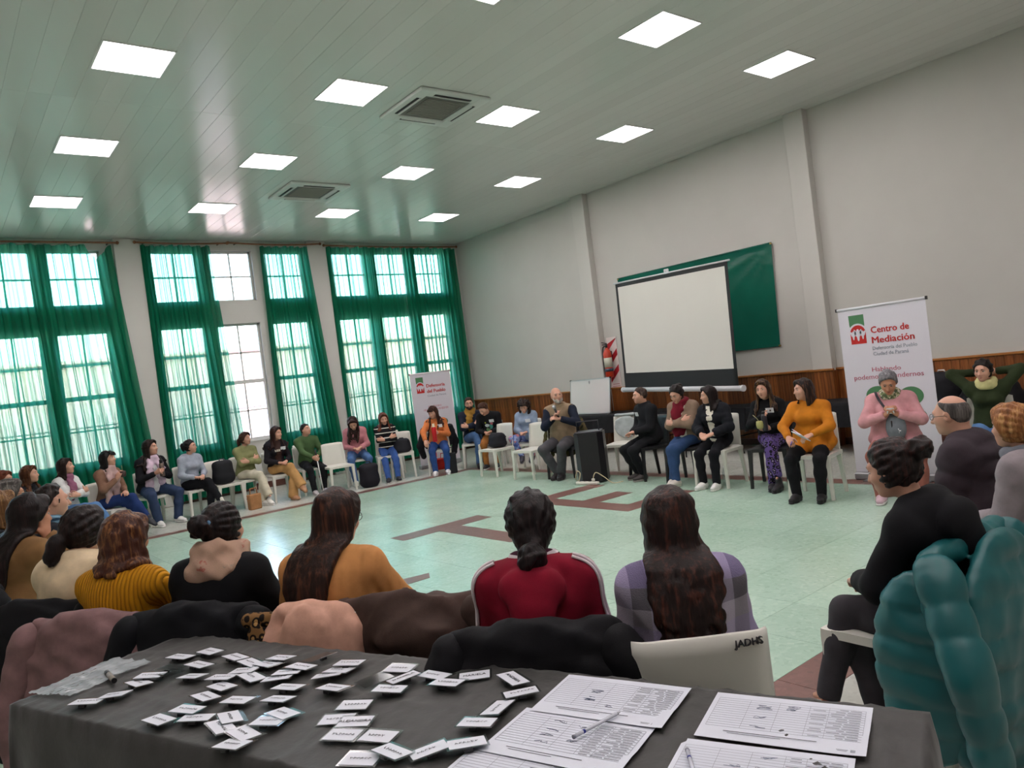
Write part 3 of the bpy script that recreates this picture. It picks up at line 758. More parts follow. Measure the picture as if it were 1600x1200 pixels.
def person(n, P, face, label, build='f', skin='light', g=1.0, seat=.45, lean=4, slouch=6, twist=0, tilt=0, hd=(0, 0, 0), arms='lap', legs='sit',
           hair=None, top=None, pants=('#2f4463', 'trousers'), shoes=('#dcdad4', '#e8e6e0'), scarf=None, extras=(), curl=28, lod=0, beard=None, flare=0., smin_=.82, smax=1.1, group=None, armR=None, armL=None, badge=None):
    male = build == 'm'; near = lod == 2
    U = lambda v: V3(*v)
    def skel(s):
        J = {}; pz = seat+.088*s
        J['P'] = V3(0, 0, pz)
        def fr(a, tw): return rotm((0, 0, 1), tw)@rotm((0, 1, 0), tilt)@rotm((1, 0, 0), -a)
        M1, M2, M3 = fr(lean*.6, twist*.2), fr(lean+slouch*.4, twist*.7), fr(lean+slouch*1.6, twist)
        J['M1'], J['M2'], J['M3'] = M1, M2, M3
        J['A'] = J['P']+M1@V3(0, 0, .19)*s; J['C'] = J['A']+M2@V3(0, 0, .15)*s; J['N'] = J['C']+M3@V3(0, -.005, .145)*s
        sw = (.176 if male else .150)*(.75+.25*g)
        for sd, nm in ((1, 'R'), (-1, 'L')): J['S'+nm] = J['C']+M3@V3(sd*sw, -.005, .10)*s
        HM = rotm((0, 0, 1), hd[0])@rotm((1, 0, 0), hd[1])@rotm((0, 1, 0), hd[2])
        nb = nrm(M3@V3(0, .25, 1)*.6+HM@V3(0, 0, 1)*.4); J['HM'] = HM
        J['H'] = J['N']+nb*.085*s+HM@V3(0, .028, .095)*s
        J['top'] = J['H']+HM@V3(0, -.01, .122+((hair or {}).get('vol', .016) if (hair or {}).get('kind', 'none') not in ('none', 'bald_ring') else 0))*s
        return J
    J1 = skel(1.0); s = (P[2]-seat)/(J1['top'][2]-seat); s = min(max(s, smin_), smax); J = skel(s)
    rz = R(face-90); rot = np.array([[math.cos(rz), -math.sin(rz), 0], [math.sin(rz), math.cos(rz), 0], [0, 0, 1]])
    base = np.array([P[0], P[1], 0])-rot@np.array([J['top'][0], J['top'][1], 0])
    root = empty('person', (base[0], base[1], 0), rz, label, 'person', group)
    HM, HC = J['HM'], J['H']; M1, M2, M3 = J['M1'], J['M2'], J['M3']
    gi = g*(1.06 if male else 1.0)
    # ---- trunk
    pel = [ell(J['P']+M1@V3(0, -.005, .02)*s, V3(.168*gi, .125*(.5+.5*gi), .115)*s, M1, .05)]
    tr = [ell(J['P']+M1@V3(0, .0, .13)*s, V3(.142*gi, .105*gi, .14)*s, M1, .06),
          ell(J['C']+M2@V3(0, .0, .01)*s, V3(.15*(.7+.3*gi), .108*(.6+.4*gi), .165)*s, M2, .06),
          cap(J['C']+M3@V3(-.11, -.012, .09)*s, J['C']+M3@V3(.11, -.012, .09)*s, .06*s, None, .05),
          ell(J['C']+M3@V3(0, -.03, .05)*s, V3(.135, .075, .11)*s, M3, .05)]
    for nm in 'RL': tr.append(cap(J['N']+M3@V3(0, -.01, -.005)*s, J['S'+nm]+M3@V3(0, 0, .01)*s, .042*s, .05*s, .04))
    if not male:
        for sd in (-1, 1): tr.append(ell(J['C']+M2@V3(sd*.066, .085*(.6+.4*gi), .0)*s, V3(.062, .058, .06)*s*(.6+.4*g), M2, .035))
    elif g > 1.05: tr.append(ell(J['P']+M1@V3(0, .05, .12)*s, V3(.12*g, .1*g, .13)*s, M1, .05))
    # ---- arms
    ar, hands, fa, hold = [], [], [], {}
    pre = ARMS[arms] if isinstance(arms, str) else arms
    for k, (nm, sd) in enumerate((('R', 1), ('L', -1))):
        sp = (armR if nm == 'R' else armL) or pre[k]
        T = J['P']+U(sp[0])*s; E, Wr = ik(J['S'+nm], T, .275*s, .245*s, U(sp[1])); S_ = J['S'+nm]
        ag = .8+.2*g
        ar.append([cap(S_, E, .053*s*ag, .041*s*ag, .03), cap(E, Wr, .042*s*ag, .027*s, .02), ell(S_+M3@V3(sd*.004, 0, -.012)*s, V3(.050, .055, .06)*s*ag, M3, .035)])
        d = nrm(Wr-E) if sp[3] is None else nrm(U(sp[3])); hp, hc = hand(Wr+nrm(Wr-E)*.012*s, d, U(sp[2]), sd, s, curl if len(sp) < 5 else sp[4])
        hands += hp; hold[nm] = (hc, d, U(sp[2])); J['E'+nm], J['W'+nm] = E, Wr
    # ---- legs
    lg, ft = [], []
    pl = LEGS[legs] if isinstance(legs, str) else legs
    seatcut = [((0, 0, -1), -(seat+.004))]
    for k, (nm, sd) in enumerate((('R', 1), ('L', -1))):
        a, pole = pl[k]; Hp = J['P']+V3(sd*.088*s*(.7+.3*g), .015, -.005); T = V3(a[0]*s, a[1]*s+.0, a[2] if a[2] < .1 else a[2]*s)
        Kn, An = ik(Hp, T, .425*s, .405*s, U(pole)); lgk = .75+.25*g
        mid = Hp+(Kn-Hp)*.62
        flatseat = seatcut if not (isinstance(legs, str) and legs == 'cross'+nm) else None
        lg.append([cap(Hp, mid, .088*s*lgk, .07*s*lgk, .03, flatseat), cap(mid, Kn, .072*s*lgk, .056*s*lgk, .03), cap(Kn, Kn+(An-Kn)*.4, .056*s, .054*s*lgk, .03), cap(Kn+(An-Kn)*.4, An, .053*s*lgk, .036*s, .03)])
        sh = nrm(An-Kn); fw = V3(sd*.12, 1, 0)
        if a[2] > .2: fw = V3(sd*-.1, .8, -.45)
        elif sh[1] < -.25: fw = V3(sd*.1, 1, 0)
        fw = nrm(fw); J['K'+nm], J['F'+nm] = Kn, An; ft.append((An, fw, sh))
    # ---- head
    Hd = lambda x, y, z: HC+HM@(V3(x, y, z)*s)
    jaw = 1.05 if male else .97
    head = [ell(Hd(0, -.012, .02), V3(.076, .096, .1)*s, HM, .02), ell(Hd(0, .028, -.035), V3(.060*jaw, .066, .078)*s, HM, .03),
            ell(Hd(0, .068, -.088), V3(.026*jaw, .022, .02)*s, HM, .025), cap(Hd(-.034, .078, .032), Hd(.034, .078, .032), .012*s, None, .02),
            ell(Hd(.040, .058, -.022), V3(.024, .026, .022)*s, HM, .02), ell(Hd(-.040, .058, -.022), V3(.024, .026, .022)*s, HM, .02)]
    for sd in (-1, 1): head.append(dict(ell(Hd(sd*.031, .096, .010), V3(.018, .016, .0095)*s, HM, .010), sub=True))
    nl = 1.15 if male else 1.0
    head += [cap(Hd(0, .088, .016), Hd(0, .088+.022*nl, -.026), .0085*s, .0125*s*nl, .012), ell(Hd(.011, .096, -.029), V3(.009, .01, .008)*s, HM, .008), ell(Hd(-.011, .096, -.029), V3(.009, .01, .008)*s, HM, .008),
             cap(Hd(-.019, .083, -.056), Hd(.019, .083, -.056), .0095*s, None, .01), cap(Hd(-.015, .083, -.066), Hd(.015, .083, -.066), .0085*s, None, .008)]
    for sd in (-1, 1):
        Me = HM@rotm((0, 0, 1), sd*-18); head.append(ell(Hd(sd*.079, -.008, .0), V3(.010, .021, .032)*s, Me, .01)); head.append(dict(ell(Hd(sd*.089, -.004, .004), V3(.007, .011, .018)*s, Me, .006), sub=True))
    neck = [cap(J['N']+M3@V3(0, -.005, -.03)*s, Hd(0, -.03, -.05), .052*s*(1.1 if male else .92), .05*s*(1.1 if male else .9), .03)]
    bare = [cap(a, An, .03*s, .036*s, .02) for (An, fw, sh) in ft for a in (An+(-sh)*.1*s,)]
    body = grow(pel+tr, -.012*s)+[p for a in ar for p in grow(a[:2], -.004*s)]+[p for l in lg for p in grow(l, -.012*s)]+neck+head+hands
    for An, fw, sh in ft: body.append(cap(An+sh*.01*s, An+sh*.035*s+fw*.07*s, .024*s, .02*s, .02))
    rf = [(HC-.14*s, HC+.15*s, (.0092, .0062, .0068)[lod])]
    hp = np.array([hold['R'][0], hold['L'][0]])
    for q in hp: rf.append((q-.085*s, q+.085*s, (.0092, .0072, .0078)[lod]))
    sdf_obj('body', body, .027, skin_mat(skin), root, rf)
    # eyes, brows, lips
    for sd in (-1, 1):
        e = link('eye', EYE, None, root); M = np.eye(4); M[:3, :3] = HM@np.diag([.0145, .0125, .0078])*s; M[:3, 3] = Hd(sd*.031, .0775, .0085); e.matrix_local = Matrix(M.tolist())
    hs = hair or {}
    hc_ = hs.get('color', '#1d1512')
    bm_ = hair_mat(hs.get('brow', hc_))
    for sd in (-1, 1):
        m = MB(); m.tube([Hd(sd*x, y, z) for x, y, z in ((.014, .0915, .027), (.030, .0905, .034), (.046, .079, .028))], [.0042*s, .0042*s, .002*s], 6); m.build('eyebrow', bm_, root)
    m = MB(); m.tube([Hd(x, y, z) for x, y, z in ((-.025, .086, -.0605), (-.012, .0925, -.0575), (0, .0945, -.059), (.012, .0925, -.0575), (.025, .086, -.0605))], [.002*s, .0055*s, .006*s, .0055*s, .002*s], 6)
    m.tube([Hd(x, y, z) for x, y, z in ((-.021, .0865, -.0625), (0, .0935, -.0675), (.021, .0865, -.0625))], [.002*s, .006*s, .002*s], 6)
    m.build('lips', plain('lips_'+skin, {'light': '#a8655c', 'mid': '#96584c', 'tan': '#84493e'}[skin], .4), root)
    # ---- clothes
    top = top or {}; off = top.get('off', .014)*s; hh = (.0185, .0155, .0125)[lod]
    kd = top.get('kind', 'sweater'); qu = top.get('quilt'); tm_ = top.get('mat') or fabric('cloth_'+top.get('color', '#444444'), top.get('color', '#444444'), knit=top.get('knit', 0))
    hem = top.get('hem', .0)
    up = grow(tr+[dict(pel[0], cut=[(tuple(M1@V3(0, 0, -1)), float((M1@V3(0, 0, -1))@J['P'])-(-.04-hem)*s)])], off)
    sl = []
    for k, nm in enumerate('RL'):
        E, Wr = J['E'+nm], J['W'+nm]; d = nrm(Wr-E); ct = [(tuple(d), float(d@Wr)-.004*s-top.get('short', 0)*s)]
        a0 = grow(ar[k], off*.95); a0[1] = dict(a0[1], cut=ct)
        if qu: a0[0] = dict(a0[0], q=qu); a0[1] = dict(a0[1], q=qu)
        sl += a0
        sl.append(cap(Wr-d*.045*s-d*top.get('short', 0)*s, Wr+d*.0*s, .036*s+off*.5, .034*s+off*.4, .012, ct))
    if hem > .06:   # skirt of a long garment over the thighs
        for l in lg: up.append(grow([dict(l[0], b=l[0]['a']+(l[0]['b']-l[0]['a'])*.75)], off*1.1)[0])
    dsp = wrinkle(n*7+1, top.get('fold', .010 if near else .007)*s, top.get('ff', 19. if near else 15.))
    if qu:
        d0, zq = dsp, M2@V3(0, 0, 1)
        wA, wL = (tuple(J['S'+q_]) for q_ in 'RL')
        def dsp(x, y, z):
            t = (x*zq[0]+y*zq[1]+z*zq[2])+.006*np.sin(9*x+4*z); inside = np.clip((.16*s-np.abs(x))/(.03*s), 0, 1)
            return d0(x, y, z)-(qu[1]*inside*(np.sqrt(np.abs(np.sin(math.pi*t/qu[0])))-.6)).astype(np.float32)
    col = top.get('collar')
    ring = lambda r, z, rr, y=.0, k=.015: [cap(J['N']+M3@V3(r*math.cos(a), y+r*1.05*math.sin(a), z)*s, J['N']+M3@V3(r*math.cos(a+.5236), y+r*1.05*math.sin(a+.5236), z)*s, rr*s, None, k) for a in np.arange(12)*.5236]
    cl = []
    if col == 'turtle': cl = ring(.056, .03, .018)+ring(.058, .055, .019)
    elif col == 'crew': cl = ring(.062, .008, .014)
    elif col == 'stand': cl = ring(.07, .02, .02, -.01)+ring(.074, .05, .018, -.012)
    elif col == 'cowl': cl = ring(.075, .015, .03)+ring(.08, .045, .026)
    if top.get('hood'):
        for a in np.linspace(-150, -30, 7): cl.append(ell(J['N']+M3@V3(.1*math.cos(R(a)), .095*math.sin(R(a)), -.005)*s, V3(.048, .048, .045)*s, M3, .03))
        cl += [ell(J['N']+M3@V3(0, -.15, -.06)*s, V3(.13, .055, .085)*s, M3, .02), ell(J['N']+M3@V3(0, -.175, -.15)*s, V3(.085, .045, .085)*s, M3, .03), cap(J['N']+M3@V3(-.11, -.06, .0)*s, J['N']+M3@V3(-.07, .07, -.03)*s, .035*s, .024*s, .03), cap(J['N']+M3@V3(.11, -.06, .0)*s, J['N']+M3@V3(.07, .07, -.03)*s, .035*s, .024*s, .03)]
    if top.get('vest'):
        sdf_obj(top.get('name', 'vest'), up+cl, hh, tm_, root, disp=dsp, label=top.get('label'))
        sdf_obj('sleeve_shirt', grow(sl, -.004*s), hh, fabric('cloth_'+top['vest'], top['vest']), root, disp=wrinkle(n*5+2, .005*s))
    else: sdf_obj(top.get('name', kd), up+sl+cl, hh, tm_, root, disp=dsp, label=top.get('label'))
    if top.get('front'):        # open jacket: the shirt shows down the front
        fm = fabric('cloth_'+top['front'], top['front'], knit=top.get('frontknit', 0)); n0 = M2@V3(0, -1, 0)
        w0 = top.get('fw', .05)
        fp = [dict(p, cut=(p['cut'] or [])+[(tuple(n0), float(n0@J['C'])-.02*s), (tuple(M2@V3(1, 0, 0)), float((M2@V3(1, 0, 0))@J['C'])+w0*s), (tuple(M2@V3(-1, 0, 0)), float((M2@V3(-1, 0, 0))@J['C'])+w0*s)]) for p in grow(up, .006)]
        sdf_obj(top.get('frontname', 'shirt_front'), fp, hh, fm, root)
    # trousers
    pm_ = pants[2] if len(pants) > 2 else fabric('cloth_'+pants[0], pants[0])
    tp_ = grow([dict(pel[0], cut=seatcut)], .008*s)
    for k, l in enumerate(lg):
        An, fw, sh = ft[k]; ct = [(tuple(sh), float(sh@An)+.022*s+flare*.3)]
        g0 = grow(l, .009*s); g0[0] = dict(g0[0], cut=(g0[0]['cut'])); g0[3] = dict(g0[3], b=An+sh*.05*s, cut=ct, rb=g0[3]['rb']+.008*s+flare, ra=g0[3]['ra']+flare*.35); tp_ += g0
    sdf_obj(pants[1], tp_, hh, pm_, root, disp=wrinkle(n*3+5, .005*s, 14.))
    # shoes
    for k in range(2):
        An, fw, sh = ft[k]; up_ = V3(0, 0, 1) if abs(fw[2]) < .2 else nrm(V3(0, .5, .8)); up_ = nrm(up_-fw*(up_@fw)); rt = np.cross(fw, up_); M = np.stack([rt, fw, up_], 1)
        o = An-up_*(.075*s if abs(fw[2]) > .2 else An[2]); 
        if abs(fw[2]) < .2: o = V3(An[0], An[1], 0)
        Q = lambda x, y, z: o+M@V3(x, y, z)*s
        bt = shoes[2] if len(shoes) > 2 else 0.
        pr = [cap(Q(0, -.03, .047), Q(0, .06, .05), .041*s, .044*s, .02), cap(Q(0, .05, .05), Q(.0, .15, .038), .046*s, .038*s, .03, flat=(tuple(up_), .8)), cap(Q(0, -.02, .05), Q(0, -.004, .10+bt), .042*s, .044*s, .03)]
        cutb = [(tuple(-up_), float((-up_)@Q(0, 0, .018)))]
        sh_o = sdf_obj('shoe', [dict(p, cut=cutb) for p in pr], (.0125, .010, .009)[lod], plain('shoe_'+shoes[0], shoes[0], .55, var=.1), root)
        so = [cap(Q(0, -.032, .02), Q(0, .06, .02), .042*s, .043*s, .02, [(tuple(up_), float(up_@Q(0, 0, .026))), (tuple(-up_), float((-up_)@Q(0, 0, .0)))]), cap(Q(0, .06, .02), Q(0, .152, .02), .044*s, .04*s, .02, [(tuple(up_), float(up_@Q(0, 0, .026))), (tuple(-up_), float((-up_)@Q(0, 0, .0)))])]
        sdf_obj('sole', so, (.0125, .010, .009)[lod], plain('sole_'+shoes[1], shoes[1], .6), sh_o)
    # scarf
    solid = up+sl+cl
    if scarf:
        r = scarf.get('r', .034); P0 = scarf.get('rad', .078); sp = ring(P0, .012, r*1.05)+ring(P0*.93, .05, r*.95, .004)
        if scarf.get('big'): sp += ring(P0*1.12, -.02, r*1.15)+ring(P0*.95, .082, r*.8, -.004)
        for tx, L in scarf.get('tails', ()):
            pts = [J['N']+M3@V3(tx*.5, P0+.01, .01)*s, J['N']+M3@V3(tx, P0+.05, -.06)*s]+[J['N']+M3@V3(tx*1.1, P0+.05, -.06-f*L)*s for f in (.35, .7, 1)]
            Pq = push_out(bezier_path(pts, 3), solid, .012*s); sp += [dict(c, flat=(tuple(M2@V3(0, 1, 0)), .5)) for c in lock(Pq, .045*s, .05*s, .02)]
        sdf_obj('scarf', sp, .0105, scarf.get('mat') or fabric('cloth_'+scarf['color'], scarf['color'], var=.22, scale=9.), root, disp=wrinkle(n+40, scarf.get('fold', .012)*s, 27.))
    # hair
    if hs.get('kind') and hs['kind'] != 'none':
        if hs.get('gather') is not None: hs['dn'] = nrm(-(M3@V3(0, 0, 1))*.8+V3(0, 0, -.2))
        hp_ = hair_prims(hs, HC, HM, s, solid, n, near)
        sdf_obj('hair', hp_, .0105 if lod == 0 else .0078 if lod == 1 else .0068, hair_mat(hc_, hs.get('streak')), root, disp=wrinkle(n+90, hs.get('rough', .004)*s, 42.))
        if hs.get('tieobj'):
            tie = hs.get('tie', (0, -.118, .02)); G = Hd(*tie); q = nrm(HM@(V3(*tie)-V3(0, -.01, .02))); b1 = nrm(np.cross(q, HM@V3(0, .3, 1))); b2 = np.cross(q, b1); r = hs.get('tier', .026)*s
            pr = []
            for i in range(14):
                a = i*2*math.pi/14; a2 = (i+1)*2*math.pi/14; pr.append(cap(G+(b1*math.cos(a)+b2*math.sin(a))*r*(1+.12*(-1)**i), G+(b1*math.cos(a2)+b2*math.sin(a2))*r*(1-.12*(-1)**i), .013*s, None, .004))
            sdf_obj('hair_tie', pr, .006, fabric('tie_'+hs['tieobj'], hs['tieobj']), root)
    if beard:
        bp = [dict(p, cut=[(tuple(HM@V3(0, 0, 1)), float((HM@V3(0, 0, 1))@Hd(0, 0, -.05))), (tuple(HM@V3(0, -1, 0)), float((HM@V3(0, -1, 0))@Hd(0, .0, 0)))]) for p in grow(head[1:3], .0042*s)]
        bp += [cap(Hd(-.026, .088, -.050), Hd(.026, .088, -.050), .0065*s, None, .006)]+[cap(Hd(sd*.062, .02, -.035), Hd(sd*.05, .055, -.075), .014*s, .014*s, .01) for sd in (-1, 1)]
        sdf_obj('beard', bp, .0065, hair_mat(beard), root, disp=wrinkle(n, .003, 60.))
    if badge:
        d = M2@V3(0, 1, 0); o = J['C']+M2@V3(badge[0], .0, badge[1])*s; ts = np.linspace(0, .3, 120); q = o+d*ts[:, None]; f = at_points(solid, q); i = int(np.argmax(f > .006)); c = q[i]
        M = np.eye(4); M[:3, :3] = M2@rotm((1, 0, 0), -8); M[:3, 3] = c
        m = MB(); m.box((0, .004, 0), (.085, .004, .055)); b = m.build('name_badge', plain('badge_white', '#dfe2e6', .3), root, label='white name badge'); b.matrix_local = Matrix(M.tolist())
    if 'glasses' in extras:
        m = MB()
        for sd in (-1, 1):
            m.tube([Hd(sd*.033+.023*math.cos(a), .1, .008+.019*math.sin(a)) for a in np.arange(14)*2*math.pi/14], .0017*s, 5, True)
            m.tube([Hd(sd*.056, .1, .012), Hd(sd*.078, .07, .012), Hd(sd*.084, .0, .010), Hd(sd*.082, -.02, -.005)], .0016*s, 5)
        m.tube([Hd(-.011, .101, .012), Hd(0, .104, .015), Hd(.011, .101, .012)], .0016*s, 5)
        m.build('glasses', plain('glasses_dark', '#15110f', .3), root)
    return dict(root=root, J=J, s=s, rot=rot, base=base, hold=hold, solid=solid, M2=M2, M3=M3, HM=HM, HC=HC, Hd=Hd, face=face,
                w=lambda p: base+rot@np.asarray(p))
# ================================================================ chairs
def chair_proto(mat, label):
    o = empty('chair', (0, 0, 0), 0, label, 'chair')
    # seat: a shallow dished shell with a rolled front edge
    nu, nv = 13, 11; V = []; Q = []
    for top in (1, 0):
        for j in range(nv):
            for i in range(nu):
                u = i/(nu-1)*2-1; v = j/(nv-1)*2-1
                w = .205+.008*(v < .9); x = u*w*(1-.03*v); y = .02+v*.205
                z = .445-.012*(1-u*u)*(1-v*v)-.03*max(0, v-.72)**2*12*.3-.012*abs(u)**6
                V.append((x, y, z-(0 if top else .022+.012*(abs(u) > .95 or abs(v) > .95))))
    N0 = nu*nv
    for j in range(nv-1):
        for i in range(nu-1):
            a = j*nu+i; Q.append((a, a+1, a+nu+1, a+nu)); Q.append((N0+a, N0+a+nu, N0+a+nu+1, N0+a+1))
    for i in range(nu-1): Q.append((i+1, i, N0+i, N0+i+1)); a = (nv-1)*nu+i; Q.append((a, a+1, N0+a+1, N0+a))
    for j in range(nv-1): a = j*nu; Q.append((a, a+nu, N0+a+nu, N0+a)); a = j*nu+nu-1; Q.append((a+nu, a, N0+a, N0+a+nu))
    link('seat', npmesh('seat', V, Q, False), mat, o)
    # backrest: one solid curved panel with turned-in sides, widening a little downwards
    nu, nv = 15, 9; V = []; Q = []
    for top in (1, 0):
        for j in range(nv):
            for i in range(nu):
                u = i/(nu-1)*2-1; t = j/(nv-1); w = .205-.017*t; x = u*w
                y = -.185-.055*t-.035*(1-u*u)*.7+.03*max(0, abs(u)-.82)/.18; z = .405+.405*t-.012*abs(u)**4*(t > .9)
                V.append((x, y-(0 if top else .016), z))
    N0 = nu*nv
    for j in range(nv-1):
        for i in range(nu-1):
            a = j*nu+i; Q.append((a, a+nu, a+nu+1, a+1)); Q.append((N0+a, N0+a+1, N0+a+nu+1, N0+a+nu))
    for i in range(nu-1): Q.append((i, i+1, N0+i+1, N0+i)); a = (nv-1)*nu+i; Q.append((a+1, a, N0+a, N0+a+1))
    for j in range(nv-1): a = j*nu; Q.append((a+nu, a, N0+a, N0+a+nu)); a = j*nu+nu-1; Q.append((a, a+nu, N0+a+nu, N0+a))
    link('backrest', npmesh('backrest', V, Q, True), mat, o)
    for sx in (-1, 1):
        for fy in (1, -1):
            bm = bmesh.new(); rings = []
            for z, hw in ((.0, .016), (.3, .02), (.40, .024), (.432, .026)):
                t = 1-z/.432; x = sx*(.186+.018*t); y = .02+fy*(.182+(.02 if fy > 0 else .055)*t)
                rings.append([bm.verts.new((x+dx*hw, y+dy*hw, z)) for dx, dy in ((-1, -1), (1, -1), (1, 1), (-1, 1))])
            for A, B_ in zip(rings, rings[1:]):
                for k in range(4): bm.faces.new((A[k], A[(k+1) % 4], B_[(k+1) % 4], B_[k]))
            bm.faces.new(rings[0][::-1]); bm.faces.new(rings[-1])
            bmesh.ops.bevel(bm, geom=[e for e in bm.edges if abs(e.verts[0].co.z-e.verts[1].co.z) > .02], offset=.005, segments=2, affect='EDGES')
            me = bpy.data.meshes.new('leg'); bm.to_mesh(me); bm.free(); link('leg', me, mat, o)
    m = MB()
    for sx in (-1, 1): m.box((sx*.19, .0, .412), (.022, .34, .035), bevel=.004)
    m.box((0, .195, .412), (.36, .02, .03), bevel=.004); m.build('seat_frame', mat, o)
    return o
white_pl = plain('white_plastic', '#d5d4cb', .38, var=.02); black_pl = plain('black_plastic', '#1a1b1d', .42)
CH = {'white': chair_proto(white_pl, 'x'), 'black': chair_proto(black_pl, 'x')}; used = {'white': False, 'black': False}
def chair(x, y, face, kind, label, group=None):
    o = CH[kind]
    if used[kind]: o = copy_tree(o)
    used[kind] = True
    o.location = (x, y, 0); o.rotation_euler = (0, 0, R(face-90)); o['label'] = label
    o['group'] = group or ('white plastic chairs of the circle' if kind == 'white' else 'black plastic chairs of the circle'); return o
def under(p, kind, label, dface=0, fwd=.045):
    f = p['face']+dface; return chair(p['base'][0]+fwd*math.cos(R(f)), p['base'][1]+fwd*math.sin(R(f)), f, kind, label)

# ================================================================ patterned cloth
def stripes(name, ca, cb, freq, axis=2, duty=.5):
    N = NT(name); b = N.bsdf(.9, 0, .2); x = N.sep(N.coord())[axis]; f = N.math('FRACT', N.math('MULTIPLY', x, freq)); N.l(N.mix(N.math('LESS_THAN', f, duty), ca, cb), b.inputs['Base Color'])
    N.bump(N.noise(N.coord(), 420., 2.), b, .25, .003); return N.m
def spots(name, base, dark, mid, scale):
    N = NT(name); b = N.bsdf(.85, 0, .2); v = N.coord(); wv = N.noise(v, scale*.6, 2.); vo = N.n('ShaderNodeTexVoronoi'); vo.inputs['Scale'].default_value = scale; N.l(v, vo.inputs['Vector'])
    d = N.math('ADD', vo.outputs['Distance'], N.math('MULTIPLY', N.math('SUBTRACT', wv, .5), .5)); N.l(N.ramp(d, [(.0, mid), (.2, mid), (.24, dark), (.46, dark), (.52, base), (1, base)]), b.inputs['Base Color']); return N.m
def patches(name, cols, scale):
    N = NT(name); b = N.bsdf(.9, 0, .2); vo = N.n('ShaderNodeTexVoronoi'); vo.inputs['Scale'].default_value = scale; N.l(N.coord(), vo.inputs['Vector'])
    k = len(cols); N.l(N.ramp(N.sep(vo.outputs['Color'])[0], [(i/k, c) for i, c in enumerate(cols)], 'CONSTANT'), b.inputs['Base Color']); N.bump(N.noise(N.coord(), 300., 2.), b, .3, .004); return N.m
def plaid(name, cols, size):
    N = NT(name); b = N.bsdf(.95, 0, .2); xs = N.sep(N.coord())
    fx = N.math('FRACT', N.math('ADD', N.math('MULTIPLY', xs[0], 1/size), .2)); fz = N.math('FRACT', N.math('ADD', N.math('MULTIPLY', xs[2], .8/size), .75))
    k = len(cols); a = N.ramp(fx, [(i/k, c) for i, c in enumerate(cols)], 'CONSTANT'); c = N.ramp(fz, [((i)/k, cc) for i, cc in enumerate(cols[1:]+cols[:1])], 'CONSTANT')
    N.l(N.mix(.45, a, c), b.inputs['Base Color']); N.bump(N.noise(N.coord(), 260., 3.), b, .5, .008); return N.m
def check(name, ca, cb, freq):
    N = NT(name); b = N.bsdf(.9, 0, .2); xs = N.sep(N.coord()); a = N.math('LESS_THAN', N.math('FRACT', N.math('MULTIPLY', xs[0], freq)), .45); c = N.math('LESS_THAN', N.math('FRACT', N.math('MULTIPLY', xs[2], freq)), .45)
    N.l(N.mix(N.math('MULTIPLY', N.math('ADD', a, c), .5), ca, cb), b.inputs['Base Color']); return N.m
def mottled(name, stops, scale):
    N = NT(name); b = N.bsdf(.9, 0, .2); N.l(N.ramp(N.noise(N.coord(), scale, 4., .6), stops), b.inputs['Base Color']); N.bump(N.noise(N.coord(), 300., 2.), b, .3, .004); return N.m
def ribbed(name, color, freq):
    N = NT(name); b = N.bsdf(.85, 0, .25); xs = N.sep(N.coord()); an = N.math('MULTIPLY', xs[0], freq); h = N.math('ABSOLUTE', N.math('SINE', an)); c = lin(color)
    r = N.n('ShaderNodeValToRGB'); r.color_ramp.elements[0].color = tuple(x*.62 for x in c[:3])+(1,); r.color_ramp.elements[0].position = .02; r.color_ramp.elements[1].color = c; r.color_ramp.elements[1].position = .45
    N.l(h, r.inputs[0]); N.l(r.outputs[0], b.inputs['Base Color']); N.bump(h, b, .8, .012); return N.m
jean = '#34507a'; dkjean = '#27395a'; ltjean = '#5b7fae'
HT = {1: (-9.62, -3.72, 1.21), 2: (-9.34, -3.42, 1.22), 3: (-8.90, -3.01, 1.23), 4: (-8.36, -2.80, 1.24), 5: (-7.64, -2.09, 1.30), 6: (-7.11, -2.26, 1.22), 7: (-6.23, -2.19, 1.21), 8: (-5.75, -2.32, 1.23), 9: (-5.22, -2.23, 1.21), 10: (-4.40, -2.37, 1.19), 11: (-3.87, -2.54, 1.20), 12: (-3.22, -3.17, 1.21), 13: (-2.47, -3.26, 1.29), 14: (-2.61, -3.79, 1.15), 15: (-2.58, -4.96, 1.14), 16: (-3.02, -6.27, 1.32), 17: (-2.88, -7.79, 1.22), 18: (-3.08, -8.52, 1.21), 19: (-3.13, -9.06, 1.17), 20: (-3.03, -9.71, 1.19), 21: (-3.42, -10.43, 1.19), 22: (-3.35, -11.24, 1.19), 23: (-2.55, -11.75, 1.19), 24: (-6.15, -12.85, 1.19), 25: (-6.47, -13.24, 1.16), 26: (-7.59, -13.18, 1.18), 27: (-8.54, -12.94, 1.13), 28: (-8.78, -12.55, 1.20), 29: (-9.04, -11.65, 1.21), 30: (-9.37, -11.19, 1.20), 31: (-9.67, -10.83, 1.20), 32: (-9.77, -10.37, 1.22), 33: (-9.88, -9.38, 1.25), 34: (-9.71, -8.75, 1.26), 35: (-9.87, -7.73, 1.28), 36: (-9.98, -8.53, 1.25)}
PP = {}
def P_(n, face, label, seatkind='white', chairlabel=None, **kw):
    lean = kw.pop('lean', 4); p = person(n, HT[n], face, label, lean=lean, **kw); PP[n] = p
    if n == 26: chair(-7.44, -13.10, 89, 'white', 'white chair under the person in black hoodie, teal puffer on its back')
    elif seatkind: under(p, seatkind, chairlabel or ('%s chair under the %s' % (seatkind, CHL.get(n, 'seated person'))))
    return p
